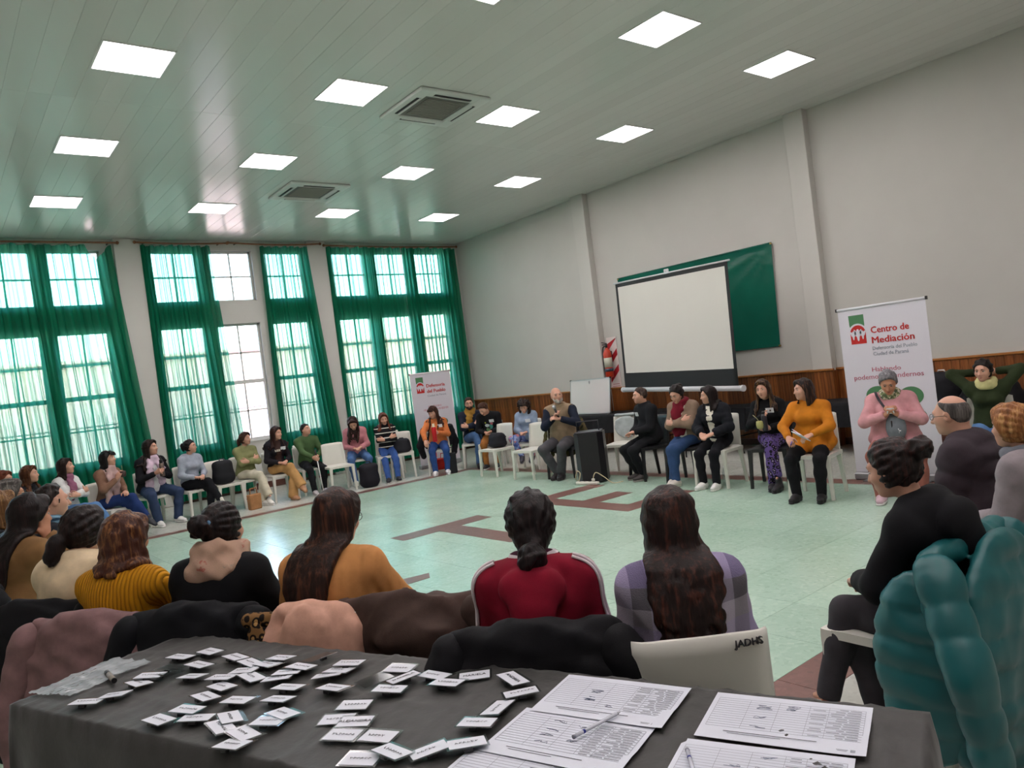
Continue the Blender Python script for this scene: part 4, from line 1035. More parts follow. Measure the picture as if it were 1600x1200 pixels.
CHL = {1: 'person at the far left edge', 2: 'woman in black with wavy brown hair', 3: 'woman in white sweater and mauve scarf', 4: 'black-haired woman in brown sweater', 5: 'woman holding a thermos', 6: 'woman in pale grey hoodie', 7: 'woman in olive sweater', 8: 'woman in wide tan trousers', 9: 'man in green hoodie', 10: 'woman in pink sweater', 11: 'woman in striped turtleneck', 12: 'woman in orange sweater with red flask', 13: 'man with mustard scarf', 14: 'person in brown trousers', 15: 'curly-haired woman in blue', 16: 'bald man with microphone', 17: 'man in black jacket', 18: 'woman in dark red scarf', 19: 'woman in black puffer jacket', 20: 'woman in leopard leggings', 21: 'woman in orange-yellow sweater', 22: 'woman in pink with grey hair', 23: 'woman with hands behind head', 24: 'balding man in purple-grey puffer', 25: 'woman with reddish ponytail', 26: 'person in black hoodie', 27: 'woman in lilac checked jacket', 28: 'woman in dark red velvet hoodie', 29: 'woman in tan sweater', 30: 'woman in beige scarf', 31: 'woman in ribbed yellow sweater', 32: 'woman in cream top', 33: 'woman with very long dark hair', 34: 'man with receding dark hair', 35: 'grey-haired woman in glasses', 36: 'fair-haired person at the left edge'}
BLK = '#15151a'
# ---- far row along the windows
P_(1, 325, 'person with reddish hair, cut by the left edge of the photo', hair=dict(kind='bob', color='#5a2a18', len=.15), top=dict(color='#2a2324'))
P_(2, 318, 'woman in black with wavy brown hair, before the first curtain', g=1.15, hd=(12, 4, 0), hair=dict(kind='long', color='#4a2a18', streak='#7a4c2c', len=.2, vol=.022), top=dict(color=BLK, collar='stand'), arms='crossed', pants=('#1b1c22', 'trousers'))
P_(3, 308, 'woman in white sweater and mauve scarf with arms crossed', hd=(22, 6, 0), hair=dict(kind='long', color='#20130f', len=.14), top=dict(color='#d3d3d2'), scarf=dict(color='#8d5a72', tails=((.03, .2),)), arms='crossed', legs='crossR', pants=(ltjean, 'trousers'), lean=-4)
P_(4, 300, 'woman in brown sweater with pale fringed scarf and short black hair', hd=(24, 6, 0), hair=dict(kind='bob', color='#120d0d', len=.13, bangs=True), top=dict(color='#7d5d4c'), scarf=dict(color='#b89a97', big=True, tails=((.06, .42), (-.05, .3))), armR=((.02, .24, .34), (.7, -.2, -.5), (-1, 0, 0), (-.3, .5, .8)), arms='lap', legs='crossR', pants=('#24386a', 'trousers'), shoes=('#2a2c33', '#d8d6d0'))
p5 = P_(5, 283, 'large woman in open black jacket with very long dark hair', g=1.35, hd=(34, 3, 0), hair=dict(kind='long', color='#1d100d', len=.42, vol=.02), top=dict(name='jacket', color=BLK, front='#cfcfd2', fw=.055), scarf=dict(color='#c9b3c4', r=.03, tails=((.07, .34), (-.07, .3))), arms='hold', legs=[((.16, .42, .075), (.3, .5, 1)), ((-.16, .40, .075), (-.3, .5, 1))], pants=('#303f5c', 'trousers'), flare=.012, shoes=('#d9d9d6', '#e8e8e6'))
P_(6, 285, 'woman in pale grey hoodie with black ponytail and bangs', hd=(28, 2, 0), hair=dict(kind='pony', color='#0f0b0d', len=.12, tie=(0, -.11, .06), bangs=True), top=dict(name='hoodie', color='#9fa6b4', hood=True), arms='lap', legs='crossR', pants=('#14151a', 'trousers'), shoes=('#cfccc0', '#dddbd2'))
P_(7, 278, 'woman in olive sweater and cream trousers with arms crossed', g=1.1, hd=(26, 0, 0), hair=dict(kind='pony', color='#3a2018', len=.2, tie=(0, -.115, .0)), top=dict(color='#7e8058', off=.018), arms='crossed', legs=[((-.10, .56, .2), (-.1, .3, 1)), ((-.05, .42, .075), (-.1, .5, 1))], pants=('#cbc5b0', 'trousers'), flare=.02, shoes=('#d8d6d0', '#e5e3de'))
P_(8, 272, 'woman in dark jacket with wide tan trousers and name badge', hd=(28, -3, 0), hair=dict(kind='long', color='#2a1511', len=.26), top=dict(name='jacket', color='#1d1a20', front='#3d2a26', fw=.05), arms='lap', legs='crossR', pants=('#b98f5c', 'trousers'), flare=.035, shoes=('#b98a68', '#8a6a50'), badge=(-.08, .05))
P_(9, 268, 'man in green hoodie and black trousers holding a white cane', build='m', hd=(26, 8, 0), hair=dict(kind='short', color='#16110f'), top=dict(name='hoodie', color='#47603c', hood=True, off=.018), armR=((.04, .40, .12), (.6, -.2, -.3), (-1, 0, -.3), None, 60), arms='low', legs=[((.10, .44, .075), (.15, .5, 1)), ((-.12, .38, .075), (-.15, .5, 1))], pants=('#17181c', 'trousers'), shoes=('#b9b4b8', '#d0cdd0'), curl=50)
P_(10, 250, 'woman in pink sweater looking down with long wavy hair', hd=(-6, -38, 8), slouch=9, lean=6, hair=dict(kind='long', color='#2a1712', len=.34, curl=.012, vol=.024, sweep=V3(.05, .1, 0)), top=dict(color='#c07f86', off=.017), arms='lap', legs=[((.13, .40, .075), (.2, .5, 1)), ((-.13, .38, .075), (-.2, .5, 1))], pants=('#4a6a98', 'trousers'))
P_(11, 246, 'woman in white turtleneck with thin black stripes, eyes lowered', hd=(8, -12, 6), lean=-6, hair=dict(kind='long', color='#5a3020', len=.22), top=dict(color='#e0dcd0', collar='turtle', mat=stripes('striped_knit', '#1c1c20', '#dcd8cc', 12., 2, .16)), arms='crossed', legs='ext', pants=('#31508a', 'trousers'), shoes=('#23242a', '#e6e4dc'))
p12 = P_(12, 236, 'woman in orange sweater holding a red vacuum flask', g=1.1, hd=(-30, -14, 0), hair=dict(kind='long', color='#2f1812', streak='#5a3020', len=.26, bangs=True), top=dict(color='#c4713f', off=.018), armL=((-.03, .29, .24), (-.6, -.25, -.5), (1, .1, 0), (.5, .8, .2), 48), armR=((.24, .42, .12), (.7, -.1, .2), (-.3, .2, -1), None), legs=[((.11, .40, .075), (.1, .5, 1)), ((-.13, .36, .075), (-.1, .5, 1))], pants=('#2c4a84', 'trousers'), shoes=('#e6e6e8', '#f0f0f0', .02), badge=(-.08, .05))
P_(13, 232, 'man in navy sweater and mustard scarf with glasses and beard', build='m', hd=(4, -2, 0), skin='light', hair=dict(kind='short', color='#2d1b14'), beard='#2d1b14', extras=('glasses',), top=dict(color='#1b2131'), scarf=dict(color='#a27a34', tails=((.02, .22),)), arms='crossed', legs='crossR', pants=('#46648e', 'trousers'), shoes=('#1a1c22', '#2a2c30'))
P_(14, 222, 'person in printed black sweater and brown trousers looking down', build='m', skin='light', hd=(-24, -38, 6), lean=12, slouch=10, hair=dict(kind='short', color='#3f2416', vol=.02), top=dict(color='#131418', off=.02), arms='lap', legs=[((.09, .40, .075), (.05, .5, 1)), ((-.12, .36, .075), (-.05, .5, 1))], pants=('#97612f', 'trousers'), shoes=('#1c1d22', '#e8e8e6'), badge=(-.07, .04))
P_(15, 212, 'woman with curly hair in loose grey-blue top looking down', hd=(6, -28, -4), hair=dict(kind='curly', color='#1f1512', streak='#4a3226', len=.1, vol=.03, n=150), top=dict(color='#8d9db4', collar='cowl', off=.028), arms='lap', legs=[((.10, .30, .3), (.4, .5, 1)), ((-.12, .3, .3), (-.3, .5, 1))], pants=('#6f84c0', 'leggings', patches('floral_leggings', ['#7f93cc', '#4a5690', '#c47f86', '#a5b4dc', '#5d6fae'], 22.)), shoes=('#3a3540', '#6a6068'), badge=(-.08, .03))
p16 = P_(16, 205, 'bald man with white beard in beige vest speaking into a microphone', 'black', build='m', g=1.2, hd=(38, 2, 6), hair=dict(kind='none', color='#c8c4bc', brow='#b8b2a8'), beard='#b5aea5', top=dict(name='vest', vest='#1a2030', color='#8d7a63', collar='stand', off=.022), armR=((.00, .27, .36), (.7, -.1, -.6), (-1, .2, 0), (-.5, .6, .6), 55), armL=((-.10, .29, .33), (-.8, -.1, -.5), (1, .2, -.3), (.8, .5, .2), 38), legs=[((.06, .26, .1), (.35, .9, .5)), ((-.02, .30, .1), (-.25, .9, .6))], pants=('#4d4c50', 'trousers'), flare=.01, shoes=('#2a2628', '#3a3436'), smax=1.14)
# ---- right-hand row, backs to the screen
P_(17, 160, 'man in black jacket in profile, short grey-brown hair', 'black', build='m', g=1.15, hd=(-6, 0, 0), hair=dict(kind='short', color='#3a2c26', streak='#5d4e46'), top=dict(name='jacket', color='#17181c', collar='stand', off=.024), arms='lap', legs='tuck', pants=('#16171b', 'trousers'), shoes=('#3d3836', '#8a8480'), badge=(.05, .06))
P_(18, 188, 'woman in dark red scarf and taupe cardigan with arms crossed', 'black', g=1.15, hd=(-6, -26, 0), hair=dict(kind='bun', color='#17100f', tie=(.03, -.11, .03), bun=.052), top=dict(name='cardigan', color='#85705f', off=.022, front='#c8c2b8', fw=.06), scarf=dict(color='#6d1424', tails=((.0, .3), (.05, .34))), arms='crossed', legs='ankles', pants=('#2c4468', 'trousers'), shoes=('#c3bdb4', '#dcd8d0'))
P_(19, 186, 'woman in black puffer jacket over white fleece, face turned aside', g=1.05, hd=(-44, -4, 0), hair=dict(kind='long', color='#1b1212', len=.16, vol=.02), top=dict(name='puffer_jacket', color='#17191f', quilt=(.062, .016), off=.032, front='#d9d3c6', fw=.05, collar='stand', hem=.05), arms='low', legs=[((.10, .38, .075), (.0, .5, 1)), ((-.12, .40, .075), (-.1, .5, 1))], pants=('#121318', 'trousers'), shoes=('#e0e0dc', '#ecebe6', .03))
p20 = P_(20, 196, 'woman in black sweater and purple leopard leggings with straight hair', 'black', hd=(-4, -4, 6), hair=dict(kind='long', color='#2a1a14', streak='#8a6a48', len=.26, front=112), top=dict(color='#101114', collar='crew'), armR=((.02, .24, .31), (.7, -.2, -.5), (-1, .2, -.2), (-.2, .8, .3), 50), armL=((-.06, .26, .16), (-.7, -.2, -.4), (1, .2, .3), (.6, .8, .1), 45), legs=[((-.16, .50, .2), (-.05, .3, 1)), ((-.06, .42, .075), (-.05, .5, 1))], pants=('#5d4a86', 'leggings', spots('leopard_leggings', '#5a477f', '#131017', '#8a7a9a', 26.)), shoes=('#1b1a1e', '#121214', .05), badge=(-.06, .06))
p21 = P_(21, 192, 'large woman in orange-yellow sweater with dark hair turned away', g=1.5, hd=(-46, 0, 8), hair=dict(kind='bob', color='#1d1311', streak='#6a4630', len=.14, vol=.024), top=dict(color='#bd741c', off=.018, collar='crew', hem=.09), armR=((.17, .38, .13), (.8, -.2, -.2), (-.3, 0, -1), None), armL=((-.10, .36, .15), (-.8, -.3, -.2), (.3, 0, -1), None, 40), legs=[((.14, .40, .075), (.15, .5, 1)), ((-.14, .38, .075), (-.15, .5, 1))], pants=('#121216', 'trousers'), shoes=('#1a191c', '#141416'))
p22 = P_(22, 202, 'grey-haired woman in pink sweater looking down at her hands', skin='mid', g=1.5, hd=(0, -26, 0), hair=dict(kind='short', color='#6e6c70', streak='#a3a1a4', vol=.022), top=dict(color='#c79196', off=.018, hem=.09), scarf=dict(color='#8d8a6a', r=.03, mat=patches('floral_scarf', ['#7f8a62', '#b9b294', '#5f6a52', '#c9c2b0'], 60.)), armR=((.06, .27, .30), (.8, -.1, -.5), (-1, 0, 0), (-.5, .4, .6), 45), armL=((-.06, .27, .30), (-.8, -.1, -.5), (1, 0, 0), (.5, .4, .6), 45), legs=[((.17, .40, .075), (.25, .5, 1)), ((-.2, .42, .075), (-.25, .5, 1))], pants=('#925a50', 'trousers'), flare=.01, shoes=('#c4a6b0', '#e4dfe0'), lod=1)
P_(23, 196, 'woman in dark green sweater and pale yellow scarf, hands behind her head', hd=(-16, -8, 0), skin='light', hair=dict(kind='bun', color='#1a1312', bun=.03), top=dict(color='#2b351f'), scarf=dict(color='#d5cf95', r=.036), armR=((.10, -.10, .62), (1, .2, .25), (-1, .3, 0), (-.8, -.3, .3)), armL=((-.10, -.10, .62), (-1, .2, .25), (1, .3, 0), (.8, -.3, .3)), legs='sit', pants=('#5a7fae', 'trousers'), lod=1)
# ---- near row, backs to the camera
P_(24, 92, 'balding man with glasses in purple-grey puffer jacket', build='m', g=1.15, hd=(-4, -6, 0), skin='light', hair=dict(kind='bald_ring', color='#46413f', streak='#77716d'), extras=('glasses',), top=dict(name='puffer_jacket', color='#3a3238', quilt=(.085, .018), off=.04, collar='stand'), arms='lap', legs='sit', pants=('#1f2126', 'trousers'), lod=2)
P_(25, 84, 'woman with reddish-blond ponytail in grey coat at the right edge', hd=(-8, 0, 0), skin='light', hair=dict(kind='pony', color='#8a5830', streak='#c99a62', len=.2, tie=(0, -.12, .0), bw=.04, n=20, tieobj='#121114', tier=.03), top=dict(name='coat', color='#8b8286', off=.03, hem=.1), scarf=dict(color='#6d7078'), arms='lap', pants=('#1b1b20', 'trousers'), lod=2)
p26 = P_(26, 88, 'person in black hoodie and grey trousers with dark hair tied up loosely', hd=(4, -14, 0), lean=-1, slouch=8, tilt=-8, hair=dict(kind='bun', color='#1a1211', streak='#4a2620', bun=.05, tie=(0, -.11, .05), rough=.009, tieobj='#6a2a2a'), top=dict(name='hoodie', color='#0d0d11', hood=True, off=.024), arms='low', legs=[((-.15, .50, .20), (.0, .3, 1)), ((.02, .36, .075), (.0, .5, 1))], pants=('#3b393d', 'trousers'), shoes=('#a5482a', '#e0d8c6', .05), lod=2)
p27 = P_(27, 50, 'woman in lilac checked jacket with long curly brown hair', g=1.0, hd=(0, -4, 0), hair=dict(kind='long', color='#1d100d', streak='#50291c', len=.40, curl=.022, rough=.007, n=50, r=.0145, vol=.022, front=100, tip=.5, gather=.62), top=dict(name='jacket', color='#b9b2c4', mat=plaid('checked_wool', ['#a9a2ac', '#1d1a22', '#6a5a96', '#b8b0c4', '#7e7a82', '#a59abc'], .30), off=.03, hem=.1), arms='lap', legs='sit', pants=('#2a2c38', 'trousers'), lod=2)
P_(28, 44, 'woman in dark red velvet hoodie with black ponytail', g=1.12, hd=(4, -2, 0), hair=dict(kind='bun', color='#120b0c', streak='#2a1a1a', tie=(0, -.155, -.085), bun=.052, vol=.02), top=dict(name='hoodie', color='#7d0a24', hood=True, off=.026, label='dark red velvet hoodie with white sleeve stripes'), scarf=dict(color='#5a3a48', r=.028, mat=stripes('striped_scarf', '#d9d2d4', '#4a2434', 42., 2, .4)), arms='lap', legs=[((.17, .40, .30), (.9, .3, .6)), ((-.1, .4, .075), (-.1, .5, 1))], pants=('#8a3a4c', 'trousers'), shoes=('#b78a90', '#5a4a50'), lod=2)
p29 = P_(29, 44, 'large woman in tan sweater with very long brown hair and white scrunchie', g=1.45, hd=(-22, -12, 0), hair=dict(kind='half', color='#23130e', streak='#5c3522', len=.44, n=52, r=.016, vol=.014, tie=(0, -.085, .085), bw=.028, tieobj='#d9d3d6', front=92, tip=.7, gather=.8, sweep=V3(-.05, 0, 0)), extras=('glasses',), top=dict(color='#bf8650', off=.02, fold=.007, knit=9.), armR=((.10, .36, .16), (.8, -.3, -.3), (-.4, 0, -1), None), arms='low', legs=[((.17, .42, .075), (.15, .5, 1)), ((-.12, .40, .075), (-.1, .5, 1))], pants=('#20305c', 'trousers'), lod=2)
P_(30, 46, 'woman in black coat and beige scarf with blue scrunchie', g=1.2, hd=(-16, -4, 0), hair=dict(kind='bun', color='#130d0e', streak='#33221f', tie=(-.01, -.12, .03), bun=.05, tieobj='#5d7f9c', tier=.034), top=dict(name='coat', color='#0b0c10', off=.032), scarf=dict(color='#a8846f', big=True, r=.047, rad=.10, mat=mottled('beige_floral_scarf', [(.3, '#7c7a70'), (.38, '#b0917c'), (.6, '#ad8e7c'), (.64, '#a0584c'), (.72, '#b8947e')], 11.), fold=.02), arms='low', pants=('#15161a', 'trousers'), lod=2)
P_(31, 42, 'woman in ribbed mustard yellow sweater with short wavy auburn hair', g=1.3, hd=(-12, -6, 0), skin='mid', hair=dict(kind='bob', color='#43241a', streak='#97673c', len=.16, n=40, r=.02, vol=.03, curl=.014, rough=.010, tip=.9, front=98), top=dict(color='#b97f0e', mat=ribbed('ribbed_yellow_knit', '#c98a10', 210.), off=.018), arms='low', armR=((.18, .38, .14), (.9, -.3, -.2), (-.3, 0, -1), None), pants=('#23242c', 'trousers'), lod=2)
P_(32, 40, 'woman in cream cowl-neck top with dark hair and flower hair clip', g=1.3, hd=(-10, -4, 0), hair=dict(kind='pony', color='#150d0d', streak='#33211e', len=.16, tie=(-.03, -.115, -.03), bw=.04, n=22, vol=.022), top=dict(color='#d9c4a2', collar='cowl', off=.035, fold=.009), arms='low', pants=('#1b1b20', 'trousers'), lod=2)
P_(33, 26, 'woman with very long straight dark hair in tan coat, chin on hand', g=1.1, hd=(-6, -8, 0), skin='mid', hair=dict(kind='long', color='#140c0c', streak='#2c1a18', len=.46, n=40, r=.018, front=88, gather=.9), top=dict(name='coat', color='#7d5d3a', off=.026), armR=((.08, .22, .50), (.6, .2, -.7), (-1, -.2, 0), (-.1, .1, 1), 40), arms='low', lean=12, pants=('#22242c', 'trousers'), lod=2)
P_(34, 14, 'man with receding dark hair and blue checked scarf, in profile', build='m', g=1.1, hd=(0, -4, 0), skin='light', hair=dict(kind='receding', color='#1c1413', streak='#4a3c38'), top=dict(name='jacket', color='#1d2129'), scarf=dict(color='#24465c', mat=check('checked_scarf', '#1c3448', '#7fa3b8', 30.)), arms='low', pants=('#24262e', 'trousers'), lod=1)
P_(35, 4, 'grey-haired woman in glasses and white top at the left edge', skin='mid', hd=(0, 0, 0), hair=dict(kind='pony', color='#4a4642', streak='#8d8880', len=.1), extras=('glasses',), top=dict(color='#d6d6da'), arms='low', pants=('#2a2c34', 'trousers'), lod=1)
P_(36, 8, 'fair-haired person in black cut by the left edge, before the woman in glasses', skin='mid', hair=dict(kind='bob', color='#6a4a2c', streak='#b08a58', len=.12), top=dict(color='#17181c'), arms='low', lod=1)
# ================================================================ things along the walls
def coat(x, y, face, color, label, quilt=None, name='jacket', panels=False, w=1., low=.3, fold=.012, mat=None, sleeves=True, sl_low=.3, hood=False, cat='jacket', lean=0., off=.0):
    o = empty(name, (x, y, 0), R(face-90), label, cat, 'coats hung over chair backs')
    m = mat or fabric('coat_'+color, color, var=.2, rough=.8)
    zc = (.80+low)/2; body = [cap((-.2*w, -.245, .80), (.2*w, -.245, .80), .042, None, .04), ell((0, -.30-off, zc), (.25*w, .05+off*.5, (.86-low)/2+.03), None, .05, q=quilt), ell((0, -.185, .63), (.2*w, .03, .19), None, .04, q=quilt),
            cap((-.23*w, -.27, .74), (-.2*w, -.3, low+.06), .05, .045, .04), cap((.23*w, -.27, .74), (.2*w, -.3, low+.06), .05, .045, .04)]
    if hood: body += [ell((0, -.30, .74), (.13, .07, .1), None, .04), ell((.05, -.34, .69), (.12, .05, .08), None, .04)]
    else: body += [cap((-.09, -.26, .83), (.09, -.26, .83), .028, None, .03)]
    if panels:
        for sd in (-1, 1): sdf_obj('front_panel', [ell((sd*.285, -.19, .43), (.055, .16, .33), None, .03, q=(.105, .012)), cap((sd*.24, -.27, .76), (sd*.28, -.14, .64), .045, .05, .04)], .013, m, o, disp=wrinkle(9, fold, 18.))
    sdf_obj('body', body, .013, m, o, disp=wrinkle(int(abs(x*97+y*31)), fold*1.3, 19.))
    if sleeves:
        for sd in (-1, 1):
            a, b_, c = V3(sd*.22*w, -.27, .77), V3(sd*.30*w, -.33-off, .50), V3(sd*.26*w, -.36-off, sl_low)
            sdf_obj('sleeve', [cap(a, b_, .068, .066, .03, q=quilt), cap(b_, c, .064, .052, .03, q=quilt)], .012, m, o, disp=wrinkle(int(abs(x*57+y*11+sd)), fold, 18.))
    return o
def bag(x, y, z, rz, size, color, label, kind='backpack', straps='#2a2b30', soft=.3):
    o = empty('backpack' if kind == 'backpack' else 'bag', (x, y, z), R(rz), label, 'backpack' if kind == 'backpack' else 'bag')
    w_, d_, h_ = size; m = fabric('bag_'+color, color, rough=.7)
    pr = [ell((0, 0, h_*.45), (w_*.52, d_*.55, h_*.5), None, .05), ell((0, 0, h_*.22), (w_*.54, d_*.6, h_*.26), None, .05), cap((-w_*.28, 0, h_*.82), (w_*.28, 0, h_*.82), d_*.35, None, .05)]
    sdf_obj('body', pr, .014, m, o, disp=wrinkle(int(abs(x*91+y*17)), .008, 14.), floor=.002)
    sdf_obj('pocket', [ell((0, -d_*.5, h_*.3), (w_*.36, d_*.2, h_*.2), None, .03)], .014, m, o, floor=.01)
    sm = fabric('strap_'+straps, straps)
    for sd in (-1, 1):
        mm = MB(); mm.tube([(sd*w_*.2, -d_*.5, h_*.55), (sd*w_*.24, -d_*.62, h_*.75), (sd*w_*.2, -d_*.3, h_*.98), (sd*w_*.16, d_*.1, h_*1.0)], .013, 6); mm.build('strap', sm, o)
    mm = MB(); mm.tube([(-.05, 0, h_*.97), (-.03, 0, h_*1.08), (.03, 0, h_*1.08), (.05, 0, h_*.97)], .010, 6); mm.build('handle', sm, o)
    return o
# empty chairs
E1 = chair(-4.9, -2.68, 262, 'white', 'empty white chair between the green hoodie man and the pink sweater woman')
E2 = chair(-4.93, -1.55, 268, 'white', 'empty white chair in the second row, behind another empty chair')
E3 = chair(-3.35, -1.75, 245, 'white', 'empty white chair standing nearest the corner curtain')
E4 = chair(-3.62, -2.62, 240, 'white', 'white chair with a dark handbag on its seat, beside the orange sweater woman')
E5 = chair(-3.05, -4.72, 182, 'white', 'white chair holding a black bag, next to the printed black sweater')
E6 = chair(-3.15, -5.72, 186, 'white', 'empty white chair between curly-haired woman and bald speaker')
E7 = chair(-2.62, -7.12, 200, 'white', 'white chair draped with a pale cloth, behind the loudspeaker')
E8 = chair(-6.67, -2.28, 280, 'white', 'white chair carrying a black backpack on its seat')
bag(-6.67, -2.30, .447, 190, (.34, .2, .36), '#15161b', 'black backpack with grey straps sitting on a white chair by the window', straps='#4a4a58')
bag(-4.5, -2.98, 0, 165, (.32, .22, .40), '#17171f', 'black backpack on the floor before the pink sweater woman')
bag(-3.62, -2.66, .447, 150, (.30, .16, .24), '#1d1e24', 'dark handbag with thin handle on a white chair', 'bag')
bag(-3.02, -4.72, .447, 100, (.32, .2, .2), '#16171c', 'soft black bag lying on an empty white chair', 'bag')
def tall_bag(x, y, rz, size, color, label, name='bag'):
    o = empty(name, (x, y, 0), R(rz), label, 'bag'); w_, d_, h_ = size; m = fabric('bag_'+color, color, rough=.6)
    mb = MB(); mb.box((0, 0, h_/2), (w_, d_, h_), bevel=.012, taper=.94); mb.build('body', m, o)
    mb = MB(); mb.box((0, -d_/2-.006, h_*.72), (w_*.9, .012, .02)); mb.build('zip', plain('zip_grey', '#5a5a60', .4), o)
    mb = MB(); mb.tube([(-.06, 0, h_), (-.05, 0, h_+.09), (.05, 0, h_+.09), (.06, 0, h_)], .009, 6); mb.build('handle', m, o)
tall_bag(-3.12, -3.42, 150, (.2, .12, .36), '#1a1b20', 'tall black bag standing on the floor beside the orange sweater woman')
tall_bag(-2.75, -2.62, 160, (.42, .2, .2), '#b3271f', 'red bag on the floor under the chairs near the smaller banner')
o = tall_bag(-6.38, -2.72, 190, (.2, .11, .24), '#a5774e', 'brown paper carrier bag standing by the cream trousers', 'paper_bag')
# draped chair
o = empty('pale_cloth', (-2.62, -7.12, 0), R(110), 'pale grey cloth hung over the back of a white chair', 'cloth')
sdf_obj('drape', [ell((0, -.275, .62), (.2, .022, .2), None, .02), cap((-.17, -.24, .815), (.17, -.24, .815), .018, None, .02), ell((0, -.195, .64), (.19, .018, .16), None, .02)], .011, fabric('cloth_pale', '#aeb7b8'), o, disp=wrinkle(3, .008, 14.))
coat(PP[16]['base'][0], PP[16]['base'][1], 222, '#3b3a26', 'olive camouflage jacket hung on the bald speaker\'s chair', mat=patches('camouflage', ['#34361f', '#4c4a2c', '#23241a', '#5c5238'], 14.))
coat(PP[12]['base'][0]+.05, PP[12]['base'][1]-.02, 248, '#1c1c22', 'black coat over the back of the orange sweater woman\'s chair', low=.42, w=1.1)

# loudspeaker, power strip, cable
o = empty('loudspeaker', (-3.22, -7.08, 0), R(128), 'black floor loudspeaker with carrying handle beside the bald speaker', 'loudspeaker')
cab = plain('speaker_black', '#1b1a1f', .38, var=.1)
m = MB(); m.prism([(-.2, -.17), (.2, -.17), (.2, .1), (.13, .19), (-.13, .19), (-.2, .1)], .66, Matrix.Translation((0, 0, .015))); m.build('cabinet', cab, o)
m = MB(); m.box((0, -.176, .36), (.36, .012, .58), bevel=.005); m.build('grille', plain('speaker_grille', '#141317', .55, bump=.5, bscale=500.), o)
m = MB(); m.cyl((0, -.17, .24), (0, -.186, .24), .135, n=24); m.build('woofer_ring', plain('speaker_ring', '#232228', .4), o)
m = MB(); m.tube([(-.15, .05, .67), (-.15, .05, .83), (.15, .05, .83), (.15, .05, .67)], .009, 6); m.build('handle', plain('handle_metal', '#3c3b40', .35, .6), o)
m = MB(); m.box((0, 0, .685), (.36, .3, .02), bevel=.006); m.build('top_panel', plain('speaker_top', '#2c2c33', .3), o)
for sx in (-1, 1): m = MB(); m.cyl((sx*.15, -.12, 0), (sx*.15, -.12, .02), .018); m.build('foot', cab, o)
o = empty('power_strip', (-3.47, -7.2, 0), R(-80), 'white power strip on the floor before the loudspeaker', 'power strip')
pw = plain('white_socket', '#dcd8ce', .4)
m = MB(); m.box((0, 0, .022), (.36, .055, .04), bevel=.008); m.build('body', pw, o)
for k in range(4): m = MB(); m.cyl((-.12+.08*k, 0, .041), (-.12+.08*k, 0, .0445), .018, n=14); m.build('socket', plain('socket_grey', '#8e8b84', .5), o)
m = MB(); m.box((.1, 0, .062), (.04, .04, .045), bevel=.008); m.build('plug', pw, o)
m = MB(); m.tube(bezier_path([(.1, 0, .085), (.14, .02, .16), (.24, .05, .1), (.34, .1, .008), (.42, .22, .006)], 5), .006, 6)
m.tube(bezier_path([(-.14, 0, .04), (-.12, .02, .15), (-.2, .06, .17), (-.26, .1, .05), (-.2, .2, .006)], 5), .006, 6); m.build('cable', plain('cable_cream', '#cfc3a0', .5), o)
o = empty('water_bottle', (-3.13, -9.16, 0), 0, 'clear plastic water bottle on the floor by the leopard leggings', 'bottle')
N = NT('clear_plastic'); t = N.n('ShaderNodeBsdfTransparent'); t.inputs[0].default_value = (.86, .9, .9, 1); g = N.n('ShaderNodeBsdfGlossy'); g.inputs[1].default_value = .12; mx = N.n('ShaderNodeMixShader'); mx.inputs[0].default_value = .22
N.l(t.outputs[0], mx.inputs[1]); N.l(g.outputs[0], mx.inputs[2]); N.l(mx.outputs[0], N.out.inputs[0]); clear = N.m
m = MB(); m.lathe([(.028, 0), (.033, .01), (.033, .06), (.03, .08), (.033, .1), (.033, .15), (.016, .19), (.013, .205)]); m.build('bottle_body', clear, o)
m = MB(); m.lathe([(.015, .205), (.015, .222), (.012, .224)]); m.build('cap', plain('cap_white', '#d8dadc', .4), o)

# black-clothed tables along the wall, whiteboard on them
blackcloth = fabric('black_cloth', '#18181b', rough=.8, var=.25)
def wall_table(y0, y1, label, tl):
    o = empty('trestle_table', (-.6, (y0+y1)/2, 0), 0, label, 'table'); L = y0-y1
    m = MB(); m.box((0, 0, .665), (.66, L-.04, .03), bevel=.004); m.build('tabletop', plain('table_grey', '#6e6a64', .5), o)
    for sy in (-1, 1):
        for sx in (-1, 1): m = MB(); m.tube([(sx*.28, sy*(L/2-.35), .66), (sx*.28, sy*(L/2-.12), .0)], .014, 6); m.build('leg', plain('black_metal', '#17171a', .4, .5), o)
        m = MB(); m.tube([(-.28, sy*(L/2-.2), .25), (.28, sy*(L/2-.2), .25)], .011, 6); m.build('crossbar', MATS['black_metal'], o)
    c = cloth_over('table_cloth', .66, L, .683, .32, int(abs(y0*10)), blackcloth, sag=.003); c.location = (-.6, (y0+y1)/2, 0); tag(c, tl, 'tablecloth')
